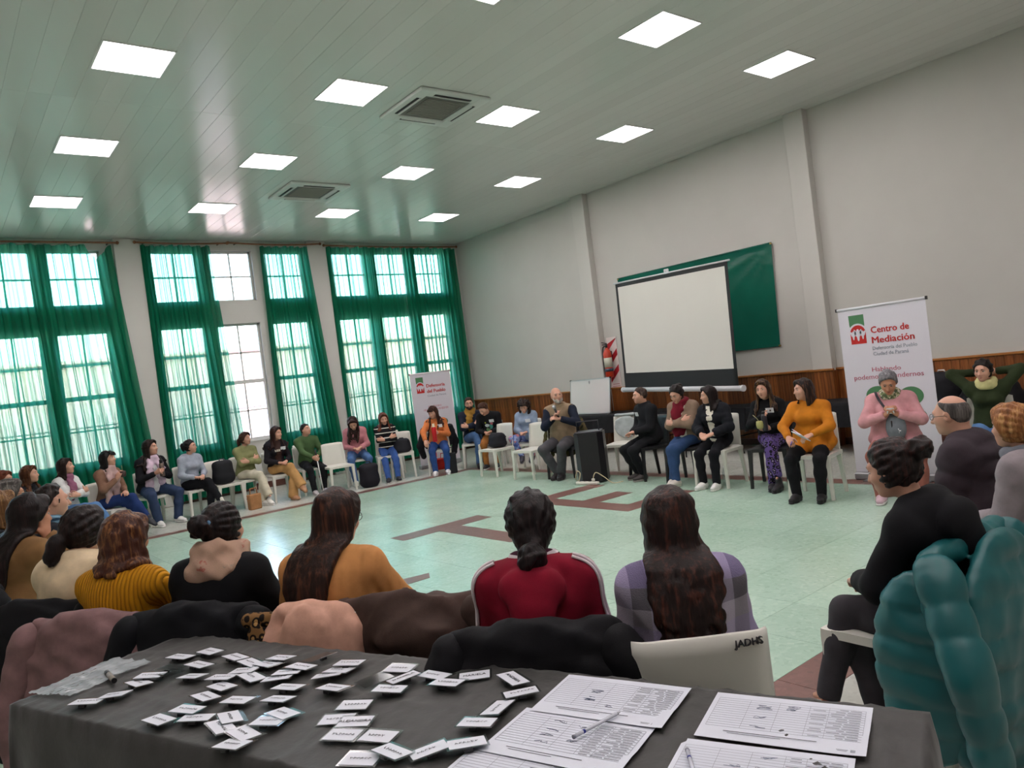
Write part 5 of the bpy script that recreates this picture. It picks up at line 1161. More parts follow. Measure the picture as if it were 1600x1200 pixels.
def cloth_over(name, wx, wy, top, drop, seed, mat, sag=.004, n=46, fold=.02):
    rg = np.random.default_rng(seed); ex, ey = wx/2+.012, wy/2+.012
    def ax(e, k):
        return np.concatenate([np.linspace(-e-drop, -e, 9)[:-1], np.linspace(-e, e, k), np.linspace(e, e+drop, 9)[1:]])
    X = ax(ex, max(10, int(wx*n))); Y = ax(ey, max(10, int(wy*n))); GX, GY = np.meshgrid(X, Y, indexing='ij')
    dx = np.maximum(np.abs(GX)-ex, 0); dy = np.maximum(np.abs(GY)-ey, 0); dd = np.sqrt(dx**2+dy**2); dd = np.minimum(dd, drop*1.08)
    ph = rg.uniform(0, 6.28, 8); wv = lambda t, k: np.sin(t*k+ph[0])*.6+np.sin(t*k*1.73+ph[1])*.4
    ox = np.sign(GX)*np.where(dx > 0, fold*(1+wv(GY, 13.))*np.minimum(1, dx/drop*1.6)*.9+.006, 0); oy = np.sign(GY)*np.where(dy > 0, fold*(1+wv(GX, 15.))*np.minimum(1, dy/drop*1.6)*.9+.006, 0)
    PX = np.clip(GX, -ex, ex)+ox; PY = np.clip(GY, -ey, ey)+oy
    rel = 0
    for k in range(7):
        a = rg.uniform(0, 3.14); f = rg.uniform(6, 22); rel = rel+(1-np.abs(np.sin((GX*math.cos(a)+GY*math.sin(a))*f+ph[k]+.6*np.sin(GX*5+GY*3+k))))**6*rg.uniform(.4, 1)
    PZ = top+sag*rel*np.where(dd > 0, 0, 1)-dd
    nx, ny = PX.shape; V = np.stack([PX, PY, PZ], -1).reshape(-1, 3); i = np.arange(nx*ny).reshape(nx, ny)[:-1, :-1].ravel()
    me = npmesh(name, V, np.stack([i, i+ny, i+ny+1, i+1], 1)); return link(name, me, mat)
wall_table(-3.85, -6.0, 'long trestle table below the whiteboard against the boarded wall', 'black tablecloth on the trestle table that carries the whiteboard')
wall_table(-6.05, -8.0, 'long trestle table behind the man in the black jacket', 'black tablecloth on the table behind the man in black jacket')
wall_table(-8.05, -10.0, 'long trestle table behind the leopard leggings woman', 'black tablecloth on the table behind the leopard leggings')
o = empty('whiteboard', (-.68, -4.53, .692), 0, 'whiteboard standing on the black-clothed table, reflecting the windows', 'whiteboard', rot=(0, 0, R(-97)))
tl = Matrix.Rotation(R(8), 3, 'X')
m = MB(); m.box((0, .0, .32), (1.18, .016, .62), rot=None); b = m.build('board', plain('whiteboard_gloss', '#d9d6d4', .1, spec=1.0), o); b.rotation_euler = (R(-8), 0, 0)
m = MB()
for z in (.005, .635): m.box((0, 0, z), (1.2, .024, .018))
for x in (-.595, .595): m.box((x, 0, .32), (.018, .024, .64))
b = m.build('frame', plain('board_alu', '#b9babb', .3, .7), o); b.rotation_euler = (R(-8), 0, 0)
for x in (-.6, .6):
    for z in (0.0, .64): m = MB(); m.box((x, 0, z), (.03, .03, .03), bevel=.006); b = m.build('corner_cap', plain('corner_black', '#1e1e20', .4), o); b.rotation_euler = (R(-8), 0, 0)
m = MB(); m.box((0, .14, .3), (.03, .02, .62), rot=Matrix.Rotation(R(14), 3, 'X')); m.build('rear_strut', MATS['board_alu'], o)

# projector screen on a tripod, rolled slightly out of level
o = empty('projector_screen', (-1.185, -7.025, 1.02), 0, 'portable projector screen with black border on a tripod before the wall', 'projector screen', rot=(0, R(0), R(-98.4)))
tilt = Matrix.Rotation(R(2.2), 4, 'Y')
W_, H_ = 2.5, 1.78
def tl_(ob): ob.matrix_local = tilt; return ob
m = MB(); m.box((0, .0, .30+1.5/2), (W_-.11, .004, 1.5)); tl_(m.build('screen_fabric', plain('screen_fabric', '#d6d4cc', .75, var=.015, vscale=2.), o))
m = MB()
for x in (-1, 1): m.box((x*(W_/2-.03), .0, .06+1.74/2), (.055, .005, 1.74))
m.box((0, .0, 1.8-.02), (W_, .005, .06)); m.box((0, .0, .18), (W_, .005, .26)); tl_(m.build('screen_border', plain('screen_black', '#121214', .6), o))
m = MB(); m.cyl((-W_/2-.06, .01, .03), (W_/2+.06, .01, .03), .04, n=16); tl_(m.build('roller_case', plain('case_white', '#c9ccd0', .35), o))
for sx in (-1, 1): m = MB(); m.cyl((sx*(W_/2+.05), .01, .03), (sx*(W_/2+.085), .01, .03), .045, n=16); tl_(m.build('case_end', plain('case_end', '#dfe0e2', .4), o))
m = MB(); m.cyl((-W_/2-.04, .0, 1.82), (W_/2+.04, .0, 1.82), .014, n=10); tl_(m.build('top_bar', MATS['case_white'], o))
m = MB(); m.box((0, .01, 1.855), (.1, .03, .06), bevel=.01); m.box((0, -.008, 1.85), (.04, .02, .03)); tl_(m.build('hanging_hook', plain('hook_grey', '#c2c2c4', .4), o))
m = MB(); m.cyl((0, .06, -.9), (0, .06, 1.86), .017, n=10); m.build('pole', MATS['black_metal'], o)
for a in (180, 300, 60): m = MB(); m.tube([(0, .06, -.5), (.3*math.cos(R(a)), .06+.2*math.sin(R(a))*(.3 if a == 60 else 1), -1.01)], .012, 6); m.build('leg', MATS['black_metal'], o)

# green tarpaulin on the wall
nu, nv = 60, 34; U, Vv = np.meshgrid(np.linspace(0, 1, nu), np.linspace(0, 1, nv))
yy = -5.02+U*(-3.19+.06*Vv); zz = 3.10-.02*U-Vv*1.57; 
ang = np.arctan2(Vv*1.57, (1-U)*3.19+1e-3); rad = np.hypot((1-U)*3.19, Vv*1.57)
ang2 = np.arctan2(Vv*1.57, U*3.19+1e-3); rad2 = np.hypot(U*3.19, Vv*1.57)
xx = -.03-.022*(1-np.abs(np.sin(ang*9)))**3*np.exp(-rad*.9)*np.minimum(1, rad*4)-.02*(1-np.abs(np.sin(ang2*11)))**3*np.exp(-rad2*1.6)-.006*np.sin(U*7+Vv*3)
V = np.stack([xx, yy, zz], -1).reshape(-1, 3)-np.array([0, -6.6, 2.3]); i = np.arange((nv-1)*nu).reshape(nv-1, nu)[:, :-1].ravel()
o = empty('tarpaulin', (0, -6.6, 2.3), 0, 'dark green vinyl tarpaulin stretched on the wall behind the projector screen', 'tarpaulin')
link('sheet', npmesh('sheet', V, np.stack([i, i+1, i+nu+1, i+nu], 1)), plain('green_vinyl', '#0f5c4b', .2, var=.12, vscale=1.5), o)
m = MB(); m.tube([(-.035, 1.58, .80), (-.035, -1.61, .78)], .012, 6); m.build('top_hem', MATS['green_vinyl'], o)
for y, z in ((1.56, .79), (-1.6, .77), (-1.55, -.78), (1.5, -.78)): m = MB(); m.cyl((-.05, y, z), (-.02, y, z), .014, n=10); m.build('eyelet', plain('eyelet', '#b59a5a', .3, .8), o)

# fire extinguisher and its striped board
o = empty('extinguisher_sign', (-.012, -4.655, 1.0), 0, 'red and white striped board on the wall behind the extinguisher', 'sign')
m = MB(); m.box((0, 0, .53), (.012, .25, 1.06)); m.build('board', plain('sign_white', '#ded3cf', .5), o)
sr = plain('sign_red', '#b01f2a', .5)
for z in (.32, .62, .92):
    m = MB(); m.prism([(-.115, z-.12), (.115, z+.1), (.115, z+.22 if z < .9 else .115+z), (-.115, z+.02)], .002, Matrix(((0, 0, -1, -.006), (-1, 0, 0, 0), (0, 1, 0, 0), (0, 0, 0, 1)))); m.build('stripe', sr, o)
m = MB()
for k, (w_, z) in enumerate(((.17, .17), (.19, .13), (.15, .09), (.18, .05))): m.box((-.0072, 0, z), (.0015, w_, .012))
m.build('small_print', plain('print_red', '#b8787a', .6), o)
o = empty('fire_extinguisher', (-.13, -4.62, 1.3), 0, 'red fire extinguisher hanging on the wall left of the projector screen', 'fire extinguisher')
red = plain('extinguisher_red', '#c23a1e', .3)
m = MB(); m.lathe([(.03, 0), (.07, .015), (.078, .04), (.078, .46), (.06, .52), (.03, .55), (.022, .57)], n=20); m.build('cylinder', red, o)
m = MB(); m.lathe([(.0795, .2), (.0795, .38)], n=20); m.build('label', plain('extinguisher_label', '#c7c6b4', .5), o)
m = MB(); m.lathe([(.0797, .12), (.0797, .18)], n=20); m.build('label_band', plain('extinguisher_band', '#3a4a5c', .5), o)
m = MB(); m.cyl((0, 0, .57), (0, 0, .63), .02, n=12); m.box((-.04, 0, .63), (.13, .02, .018)); m.box((-.05, 0, .66), (.13, .02, .012), rot=Matrix.Rotation(.2, 3, 'Y')); m.build('valve', plain('valve_black', '#1a1a1e', .4), o)
m = MB(); m.tube(bezier_path([(0, .02, .6), (0, .09, .58), (-.01, .105, .4), (-.01, .1, .1), (-.01, .075, .02)], 5), .012, 8); m.build('hose', plain('hose_black', '#151515', .5), o)
m = MB(); m.box((.095, 0, .4), (.06, .03, .2)); m.build('wall_bracket', MATS['valve_black'], o)

# ---------------------------------------------------------------- roll-up banners
def banner(loc, rz, label, kind):
    o = empty('roll_up_banner', loc, R(rz), label, 'banner'); k = .00096; HB = 1.83
    P = lambda a, b: (-.45+a*k, HB-.012-b*k)
    m = MB(); m.box((0, 0, HB/2+.04), (.9, .002, HB-.08)); m.build('print', plain('banner_white', '#d6d3dc', .45), o)
    m = MB(); m.cyl((-.455, 0, HB), (.455, 0, HB), .014, n=12); m.build('top_rail', plain('banner_rail', '#d9d9de', .3), o)
    for sx in (-1, 1): m = MB(); m.box((sx*.46, 0, HB), (.014, .03, .034)); m.build('rail_end', plain('rail_end_black', '#1f1f22', .4), o)
    m = MB(); m.box((0, .02, .04), (.92, .12, .075), bevel=.012); m.build('base', plain('banner_base', '#9a9a9e', .35, .5), o)
    for sx in (-1, 1): m = MB(); m.box((sx*.3, .02, .008), (.05, .3, .014)); m.build('foot', MATS['banner_base'], o)
    m = MB(); m.tube([(0, .03, .05), (0, .03, HB)], .008, 6); m.build('support_pole', MATS['black_metal'], o)
    gm = plain('banner_green', '#4a7d55' if kind == 1 else '#6f8f70', .5); rm = plain('banner_red', '#bd1f1c', .5); gy = plain('banner_grey', '#7d8794', .5); pk = plain('banner_pink', '#b04862', .5); wm = MATS['banner_white']
    X = Matrix(((1, 0, 0, 0), (0, 0, 1, 0), (0, 1, 0, 0), (0, 0, 0, 1)))      # outline xy -> xz, depth to +y
    def flat(name, pts, mat, d=.002): m = MB(); m.prism([P(a, b) for a, b in pts], -.0012, Matrix.Translation((0, -d, 0)) @ X); return m.build(name, mat, o)
    arc = lambda cx, cy, rx, ry, a0, a1, n=18: [(cx+rx*math.cos(R(a0+(a1-a0)*i/n)), cy-ry*math.sin(R(a0+(a1-a0)*i/n))) for i in range(n+1)]
    flat('logo_green_panel', [(116, 64), (285, 64), (285, 172)]+arc(203, 262, 104, 104, 40, 140)+[(118, 172)], gm)
    flat('logo_red_panel', [(120, 383), (120, 262)]+arc(204, 262, 85, 85, 180, 0)+[(290, 262), (290, 383)], rm)
    for cx, cy, sc in ((204, 250, 1.0), (152, 262, .72), (256, 262, .72)):       # three figures with raised arms
        flat('logo_figure', [(cx+x*sc, cy+y*sc) for x, y in ((-10, -8), (-40, -30), (-46, -8), (-30, 40), (-16, 52), (-10, 92), (0, 104), (10, 92), (16, 52), (30, 40), (46, -8), (40, -30), (10, -8))], wm, .0035)
        flat('logo_figure_head', arc(cx, cy-18*sc, 13*sc, 13*sc, 0, 345, 12), wm, .0035)
    def words(t, a, b, width, mat, bold=0., size=None, dy=0.):
        if bold:
            for q_, (da, db) in enumerate(((-2.5, 0), (2.5, 0), (0, -1.5), (0, 1.5))): words(t, a+da, b+db, width, mat, 0., size, .0006*q_)
            return
        me = text_mesh(t, 1.0, bold=bold); xs = [v.co.x for v in me.vertices]; w0 = max(xs)-min(xs); sx = width*k/w0; sz = (size*k) if size else sx
        x, z = P(a, b); ob = link('lettering', me, mat, o); ob.matrix_local = Matrix.Translation((x-min(xs)*sx, -.003-dy, z)) @ Matrix.Rotation(R(90), 4, 'X') @ Matrix.Diagonal((sx, sz, .5, 1))
    if kind == 1:
        words('Centro de', 349, 281, 398, rm, .012, 100); words('Mediación', 349, 392, 442, rm, .012, 100)
        words('Defensoría del Pueblo', 346, 467, 464, gy, 0, 56); words('Ciudad de Paraná', 346, 527, 372, gy, 0, 56)
        words('Hablando', 312, 700, 306, pk, 0, 70); words('podemos entendernos', 105, 780, 735, pk, 0, 76)
        for cx, cy, rx, ry, t in ((345, 960, 130, 100, 1), (690, 985, 125, 98, -1), (330, 1200, 120, 95, 1), (700, 1210, 130, 95, -1)):
            flat('speech_bubble', arc(cx, cy, rx, ry, -60, 285, 26)+[(cx+t*rx*.7, cy+ry*1.35)], gm)
            flat('bubble_inner', arc(cx, cy, rx*.86, ry*.84, 0, 350, 24), wm if cy > 1100 else gm, .003)
    else:
        words('Defensoría', 349, 281, 430, rm, .010, 96); words('del Pueblo', 349, 392, 430, rm, .010, 96); words('Ciudad de Paraná', 350, 470, 440, gy, 0, 56)
        m = MB(); rg = random.Random(4)
        for b_, a0, a1 in ((690, 330, 640), (750, 220, 800)):
            a = a0
            while a < a1: w_ = rg.choice((14, 20, 26)); x, z = P(a, b_); m.box((x+w_*k/2, -.002, z+.018), (w_*k, .001, rg.choice((.030, .038, .046)))); a += w_+12
        m.build('faint_lettering', plain('banner_faint', '#c79aa8', .5), o)
        flat('figure_head', arc(690, 1010, 62, 62, 0, 345, 20), gm)
        flat('figure_body', [(640, 1090), (740, 1090), (800, 1120), (850, 1340), (800, 1360), (770, 1240), (775, 1700), (600, 1700), (605, 1240), (575, 1360), (530, 1340), (580, 1120)], gm)
        flat('figure_head', arc(300, 1010, 62, 62, 0, 345, 20), rm); flat('figure_body', [(250, 1090), (350, 1090), (410, 1120), (450, 1340), (400, 1360), (380, 1240), (385, 1700), (215, 1700), (220, 1240), (190, 1360), (140, 1340), (190, 1120)], rm)
banner((-2.52, -10.86, 0), -90, 'white roll-up banner reading Centro de Mediación behind the woman in pink', 1)
banner((-2.5, -2.12, 0), -2, 'white roll-up banner reading Defensoría del Pueblo before the corner curtain', 2)
# black bags and a dark bench by the wall at the right
o = empty('bench', (-1.15, -11.4, 0), 0, 'dark wooden bench by the wall behind the larger banner', 'bench')
bw = plain('bench_wood', '#3a2118', .45, var=.2)
m = MB(); m.box((0, 0, .55), (.5, 1.9, .04), bevel=.006); m.build('seat', bw, o)
for sy in (-1, 1):
    for sx in (-1, 1): m = MB(); m.box((sx*.2, sy*.85, .265), (.05, .05, .53)); m.build('leg', bw, o)
m = MB(); m.box((-.2, 0, .47), (.03, 1.7, .1)); m.build('apron', bw, o)
bag(-1.2, -10.85, .572, 90, (.4, .26, .42), '#131318', 'black bag with white straps on the dark bench', 'bag', straps='#c9c6c0')
bag(-1.25, -11.35, .572, 100, (.62, .28, .26), '#101014', 'wide black bag lying on the dark bench beside green sweater woman', 'bag')
coat(-5.2, -13.2, 110, '#55504a', 'grey-brown coat over a chair at the right edge of the photo', w=1.1, low=.2); chair(-5.2, -13.2, 110, 'white', 'white chair under the grey-brown coat at the right edge')

# ================================================================ things people hold
def held(name, label, cat, p, loc, rot=None, group=None):
    q = p['w'](loc); return empty(name, tuple(q), 0, label, cat, group, rot=rot or (0, 0, R(p['face']-90)))
def hc(p, k, d=0.): return p['hold'][k][0]
p = PP[16]; q = hc(p, 'R')+V3(-.01, .01, .0)
o = held('microphone', 'silver-headed microphone held up by the bald speaker', 'microphone', p, q, rot=(R(-22), R(8), R(p['face']-90)))
m = MB(); m.cyl((0, 0, -.10), (0, 0, .09), .013, .018, n=14); m.build('handle', plain('mic_black', '#1a1a1c', .4), o)
m = MB(); m.lathe([(.018, .088), (.026, .10), (.028, .118), (.022, .138), (.008, .147)], n=16); m.build('grille_head', plain('mic_silver', '#a9a9ac', .35, .7, bump=.5, bscale=900.), o)
p = PP[12]; q = hc(p, 'L')+V3(.01, .02, .0)
o = held('vacuum_flask', 'red vacuum flask held by the woman in the orange sweater', 'flask', p, q)
m = MB(); m.lathe([(.036, -.16), (.042, -.155), (.042, .08), (.034, .10)], n=18); m.build('flask_body', plain('flask_red', '#c01a22', .3), o)
m = MB(); m.lathe([(.034, .10), (.034, .115), (.022, .12), (.022, .155), (.018, .16)], n=18); m.build('stopper', plain('flask_cream', '#d8c8a8', .4), o)
p = PP[5]; q = hc(p, 'R')+V3(-.03, .0, .02)
o = held('vacuum_flask', 'dark steel flask held by the large woman in black jacket', 'flask', p, q)
m = MB(); m.lathe([(.032, -.1), (.035, -.095), (.035, .09), (.028, .1)], n=16); m.build('flask_body', plain('flask_steel', '#6b5a52', .3, .5), o)
m = MB(); m.lathe([(.026, .1), (.026, .15), (.02, .155)], n=16); m.build('stopper', plain('flask_black', '#141416', .4), o)
def gourd(p, q, label, cup='#8a9a6a'):
    o = held('mate_cup', label, 'cup', p, q)
    m = MB(); m.lathe([(.022, -.045), (.036, -.035), (.042, 0), (.038, .035), (.034, .04), (.028, .034)], n=18); m.build('cup', plain('cup_'+cup, cup, .45), o)
    m = MB(); m.tube([(.0, .0, .02), (.02, .02, .07), (.05, .05, .115)], .0035, 6); m.build('straw', plain('straw_metal', '#b8b08a', .3, .6), o)
gourd(PP[20], hc(PP[20], 'L')+V3(.02, .03, .04), 'pale green mate cup with straw in the leopard leggings woman\'s hand', '#a9a56a')
p = PP[20]; q = hc(p, 'R')+V3(-.0, .02, -.07)
o = held('vacuum_flask', 'dark slim flask held on the lap of the woman in leopard leggings', 'flask', p, q)
m = MB(); m.lathe([(.026, -.10), (.03, -.09), (.03, .06), (.022, .085)], n=16); m.build('flask_body', plain('flask_dark', '#26222a', .35), o)
m = MB(); m.lathe([(.019, .085), (.019, .11), (.014, .115)], n=16); m.build('stopper', MATS['flask_black'], o)
gourd(PP[4], hc(PP[4], 'R')+V3(-.03, .02, .01), 'dark mate cup raised by the woman in brown sweater', '#3a2620')
p = PP[21]; q = hc(p, 'L')+V3(.02, .04, .03)
o = held('notebook', 'small open white notebook in the hand of the orange-yellow sweater woman', 'notebook', p, q, rot=(R(28), R(-18), R(p['face']-90-20)))
m = MB(); m.box((0, .02, 0), (.11, .19, .008), bevel=.002); m.build('pages', plain('paper_white', '#dfe3ea', .6), o)
m = MB(); m.box((.03, .0, .014), (.1, .17, .004), rot=Matrix.Rotation(R(-14), 3, 'Y')); m.build('turned_page', plain('paper_lilac', '#cfc6e2', .6), o)
p = PP[21]; q = hc(p, 'R')+V3(-.02, .03, .01)
o = held('pen', 'violet pen in the right hand of the orange-yellow sweater woman', 'pen', p, q, rot=(R(70), R(25), R(p['face']-90)))
m = MB(); m.cyl((0, 0, -.07), (0, 0, .06), .005, n=8); m.build('barrel', plain('pen_violet', '#5a48a8', .4), o); m = MB(); m.cyl((0, 0, .06), (0, 0, .075), .005, .001, n=8); m.build('tip', MATS['mic_silver'], o)
p = PP[22]; q = (hc(p, 'R')+hc(p, 'L'))/2+V3(0, .03, .0)
o = held('name_card', 'small white name card held by the grey-haired woman in pink', 'card', p, q, rot=(R(-20), 0, R(p['face']-90)))
m = MB(); m.box((0, 0, 0), (.06, .003, .055)); m.build('card', MATS['badge_white'], o)
p = PP[22]; M2_ = p['M2']; J = p['J']; s_ = p['s']
o = empty('sling_bag', tuple(p['w'](J['A']+M2_@V3(-.03, .235, .0)*s_)), R(p['face']-90), 'grey sling bag worn across the front of the woman in pink', 'bag')
gb = fabric('sling_grey', '#6d7278'); sdf_obj('body', [ell((0, 0, 0), (.085, .05, .13), None, .03), ell((0, .02, -.04), (.07, .045, .08), None, .03)], .011, gb, o)
m = MB(); m.box((.03, .052, .03), (.012, .01, .07), bevel=.003); m.build('zip', plain('zip_black', '#1a1a1e', .4), o)
m = MB(); m.box((-.02, .062, -.03), (.04, .003, .01)); m.box((-.02, .062, -.03), (.01, .003, .04)); m.build('white_emblem', plain('emblem_white', '#dcdde0', .5), o)
stp = push_out(bezier_path([J['A']+M2_@V3(-.02, .2, .09)*s_, J['C']+M2_@V3(.06, .17, .05)*s_, J['N']+V3(.11, .05, -.02)*s_, J['N']+V3(.12, -.05, -.03)*s_], 6), p['solid'], .012)
m = MB(); m.tube([tuple(Vector(tuple(v))-Vector(tuple(J['A']+M2_@V3(-.03, .235, .0)*s_))) for v in stp], .012, 6); m.build('strap', plain('strap_dark', '#2e2c34', .7), o)
p = PP[9]; q = hc(p, 'R')
o = held('white_cane', 'white cane held upright by the man in green hoodie', 'cane', p, q, rot=(R(6), R(2), R(p['face']-90)))
m = MB(); m.cyl((0, 0, -q[2]+.02), (0, 0, .05), .009, n=10); m.build('shaft', plain('cane_white', '#e4e4e2', .35), o)
m = MB(); m.cyl((0, 0, .05), (0, 0, .16), .013, n=10); m.build('grip', plain('cane_grip', '#2a2a2c', .6), o)
p = PP[29]; q = hc(p, 'R')+V3(.0, .05, .05)
o = held('phone', 'dark phone or tablet held by the large woman in tan sweater', 'phone', p, q, rot=(R(-35), 0, R(p['face']-90)))
m = MB(); m.box((0, 0, 0), (.08, .009, .16), bevel=.003); m.build('case', plain('phone_case', '#c9c6c2', .4), o); m = MB(); m.box((0, -.0055, 0), (.072, .002, .15)); m.build('display', plain('phone_black', '#0c0c10', .12), o)
# printed motif on the black sweater, motif on the dark top by the window
def chest_print(p, pts_mats, z, x):
    M2 = p['M2']; s = p['s']; J = p['J']
    for pr, col in pts_mats:
        V0 = []
        for a, b in pr:
            o_ = J['C']+M2@V3(x+a, 0, z+b)*s; ts = np.linspace(0, .32, 100); q = o_+(M2@V3(0, 1, 0))*ts[:, None]; f = at_points(p['solid'], q); i = int(np.argmax(f > .009)); V0.append(q[i])
        m = MB(); c = np.mean(V0, 0); vs = [m.bm.verts.new(tuple(v)) for v in V0]; cv = m.bm.verts.new(tuple(c+(M2@V3(0, .004, 0))))
        for i in range(len(vs)): m.bm.faces.new((vs[i], vs[(i+1) % len(vs)], cv))
        bmesh.ops.recalc_face_normals(m.bm, faces=m.bm.faces[:]); m.build('printed_motif', plain('motif_'+col, col, .6), p['root'])
ci = lambda cx, cy, r, r2=None, n=10: [(cx+r*math.cos(i*2*math.pi/n), cy+(r2 or r)*math.sin(i*2*math.pi/n)) for i in range(n)]
chest_print(PP[14], [(ci(.03, .0, .05, .035), '#c9d2d6'), (ci(-.04, -.03, .04, .05), '#3f8f86'), (ci(.02, -.09, .045), '#5f8a5a'), (ci(.06, .06, .015), '#b9c04a'), (ci(-.06, .03, .03), '#b86a7a'), (ci(.0, -.05, .03), '#1f2a30')], -.05, 0)
chest_print(PP[8], [([(-.05+.028*i, -.02), (-.03+.028*i, -.02), (-.03+.028*i, .02), (-.05+.028*i, .02)], '#cfc9bd') for i in range(4)], .02, .03)
# stripes down the velvet sleeves
p = PP[28]
for nm, sd in (('R', 1), ('L', -1)):
    for dx in (-.012, .012):
        S_, E_, W_a = p['J']['S'+nm], p['J']['E'+nm], p['J']['W'+nm]; out = p['M3']@V3(sd*.8, -.45, .25)
        pts = bezier_path([p['J']['N']+p['M3']@V3(sd*.09, -.02+dx, .03), S_+out*.07+V3(0, dx, .03), (S_+E_)/2+out*.05+V3(0, dx, 0), E_+out*.05+V3(0, dx, 0), (E_+W_a)/2+out*.04+V3(0, dx, 0)], 6); pts = push_out(pts+out*.05, p['solid'], .004)
        for _ in range(14):
            d = at_points(p['solid'], pts); g = np.stack([at_points(p['solid'], pts+np.eye(3)[i]*.004)-d for i in range(3)], 1); g /= np.linalg.norm(g, axis=1, keepdims=True)+1e-9; pts = pts-g*np.maximum(d-.004, 0)[:, None]*.7
        m = MB(); m.tube([tuple(v) for v in pts], .0055, 5); m.build('sleeve_stripe', plain('stripe_white', '#d9cfd2', .7), p['root'])
# flower clip, ear-ring
p = PP[32]; q = p['Hd'](-.085, -.085, -.005); o = p['root']
m = MB(); m.lathe([(.006, 0), (.02, .003), (.02, .008), (.008, .011)], n=14); b = m.build('flower_hair_clip', plain('clip_pink', '#d9bcc6', .35), o); 
d = Vector(tuple(p['HM']@V3(-.55, -.85, 0))); b.matrix_local = Matrix.Translation(tuple(q)) @ Vector((0, 0, 1)).rotation_difference(d).to_matrix().to_4x4()
m = MB(); bmesh.ops.create_icosphere(m.bm, subdivisions=2, radius=.007); b = m.build('earring', plain('pearl', '#d8d0c4', .2), PP[31]['root']); b.location = tuple(PP[31]['Hd'](.082, -.005, -.04))

for ch in [o_ for o_ in SC.objects if o_.get('label', '').endswith('woman in lilac checked jacket')]:
    if ch.get('category') == 'chair':
        me = text_mesh('JADHS', .028, 'LEFT', .0, .006); ob = link('handwritten_name', me, plain('ink_marker', '#26262a', .5), ch)
        ob.matrix_local = Matrix.Translation((.175, -.2505, .775)) @ Matrix.Rotation(R(180), 4, 'Z') @ Matrix.Rotation(R(84), 4, 'X'); ob.matrix_local = Matrix.Translation((.085, -.273, .772)) @ Matrix.Rotation(R(8), 4, 'Z') @ Matrix.Rotation(R(82), 4, 'X')
# ================================================================ coats of the near row
def on(n, *a, **kw):
    p = PP[n]; f = p['face']; d = .045+kw.pop('fwd', 0); return coat(p['base'][0]+d*math.cos(R(f)), p['base'][1]+d*math.sin(R(f)), f, *a, **kw)
on(28, '#0d0d11', 'black jacket over the chair of the dark red hoodie', low=.25, w=1.15, quilt=(.12, .008), fwd=.0)
on(30, '#0b0d12', 'black coat over the chair of the woman with blue scrunchie', low=.2, w=1.15)
on(31, '#7d6060', 'dusty mauve jacket over the chair of the yellow sweater', low=.2, w=1.05)
on(32, '#0e0e12', 'black coat over the chair of the cream top woman', low=.15, w=1.15, fold=.02)
on(33, '#0d0e13', 'black puffer coat over the chair of the very long-haired woman', low=.15, w=1.2, quilt=(.1, .012))
on(29, '#c79a86', 'folded pink shawl over the right half of the tan sweater woman\'s chair', low=.2, w=.62, sleeves=False, name='shawl', cat='shawl', off=.02)
p = PP[29]; f = R(p['face'])
o = empty('leopard_scarf', (p['base'][0], p['base'][1], 0), R(p['face']-90), 'leopard print scarf hanging on the tan sweater woman\'s chair', 'scarf')
sdf_obj('drape', [ell((-.2, -.25, .52), (.07, .03, .3), None, .02), cap((-.25, -.2, .80), (-.15, -.2, .80), .03, None, .02)], .011, spots('leopard_scarf', '#7a5a36', '#140e0a', '#a5804e', 34.), o, disp=wrinkle(5, .008, 18.))
chair(-8.83, -11.93, 42, 'white', 'white chair under the brown parka, between tan sweater and red hoodie')
coat(-8.83, -11.93, 42, '#463630', 'dark brown hooded parka over an empty chair beside the red hoodie', low=.2, w=1.2, fold=.022, hood=True)
p = PP[26]
TP = plain('teal_nylon', '#14595c', .42, var=.12, vscale=6.)
on(26, '#14595c', 'teal quilted puffer jacket over the chair of the black hoodie', quilt=(.105, .011), w=1.3, low=.10, fold=.010, mat=TP, sl_low=.10, off=.05, fwd=.10, panels=True)

# ================================================================ the table in front
TA = math.degrees(math.atan2(-.93182, .36293)); u_ = V3(.36293, -.93182, 0); v_ = V3(-.93182, -.36293, 0); A0 = V3(-9.63, -11.40, 0)
tc = A0+u_*1.262+v_*.308
o = empty('folding_table', (tc[0], tc[1], 0), R(TA), 'long folding table under black cloth in the foreground', 'table')
m = MB(); m.box((0, 0, .73), (2.5, .60, .03), bevel=.005); m.build('tabletop', plain('table_grey', '#6e6a64', .5), o)
for sx in (-1, 1):
    for sy in (-1, 1): m = MB(); m.tube([(sx*1.0, sy*.25, .72), (sx*1.12, sy*.25, 0)], .015, 8); m.build('leg', MATS['black_metal'], o)
    m = MB(); m.tube([(sx*1.05, -.25, .4), (sx*1.05, .25, .4)], .012, 6); m.build('crossbar', MATS['black_metal'], o)
N = NT('table_black_cloth'); b = N.bsdf(.62, 0, .45); b.inputs['Base Color'].default_value = lin('#2b2a28'); b.inputs['Sheen Weight'].default_value = .15
N.bump(N.noise(N.coord('Object', (1, 1, 1)), 7., 5.), b, .25, .02)
c = cloth_over('tablecloth', 2.5, .60, .748, .52, 5, N.m, sag=.0045, n=70, fold=.022); c.location = (tc[0], tc[1], 0); c.rotation_euler = (0, 0, R(TA)); tag(c, 'creased black cloth covering the foreground table', 'tablecloth')
ZT = .7535
def at(u, v, z=0.): q = A0+u_*u+v_*v; return (q[0], q[1], ZT+z)
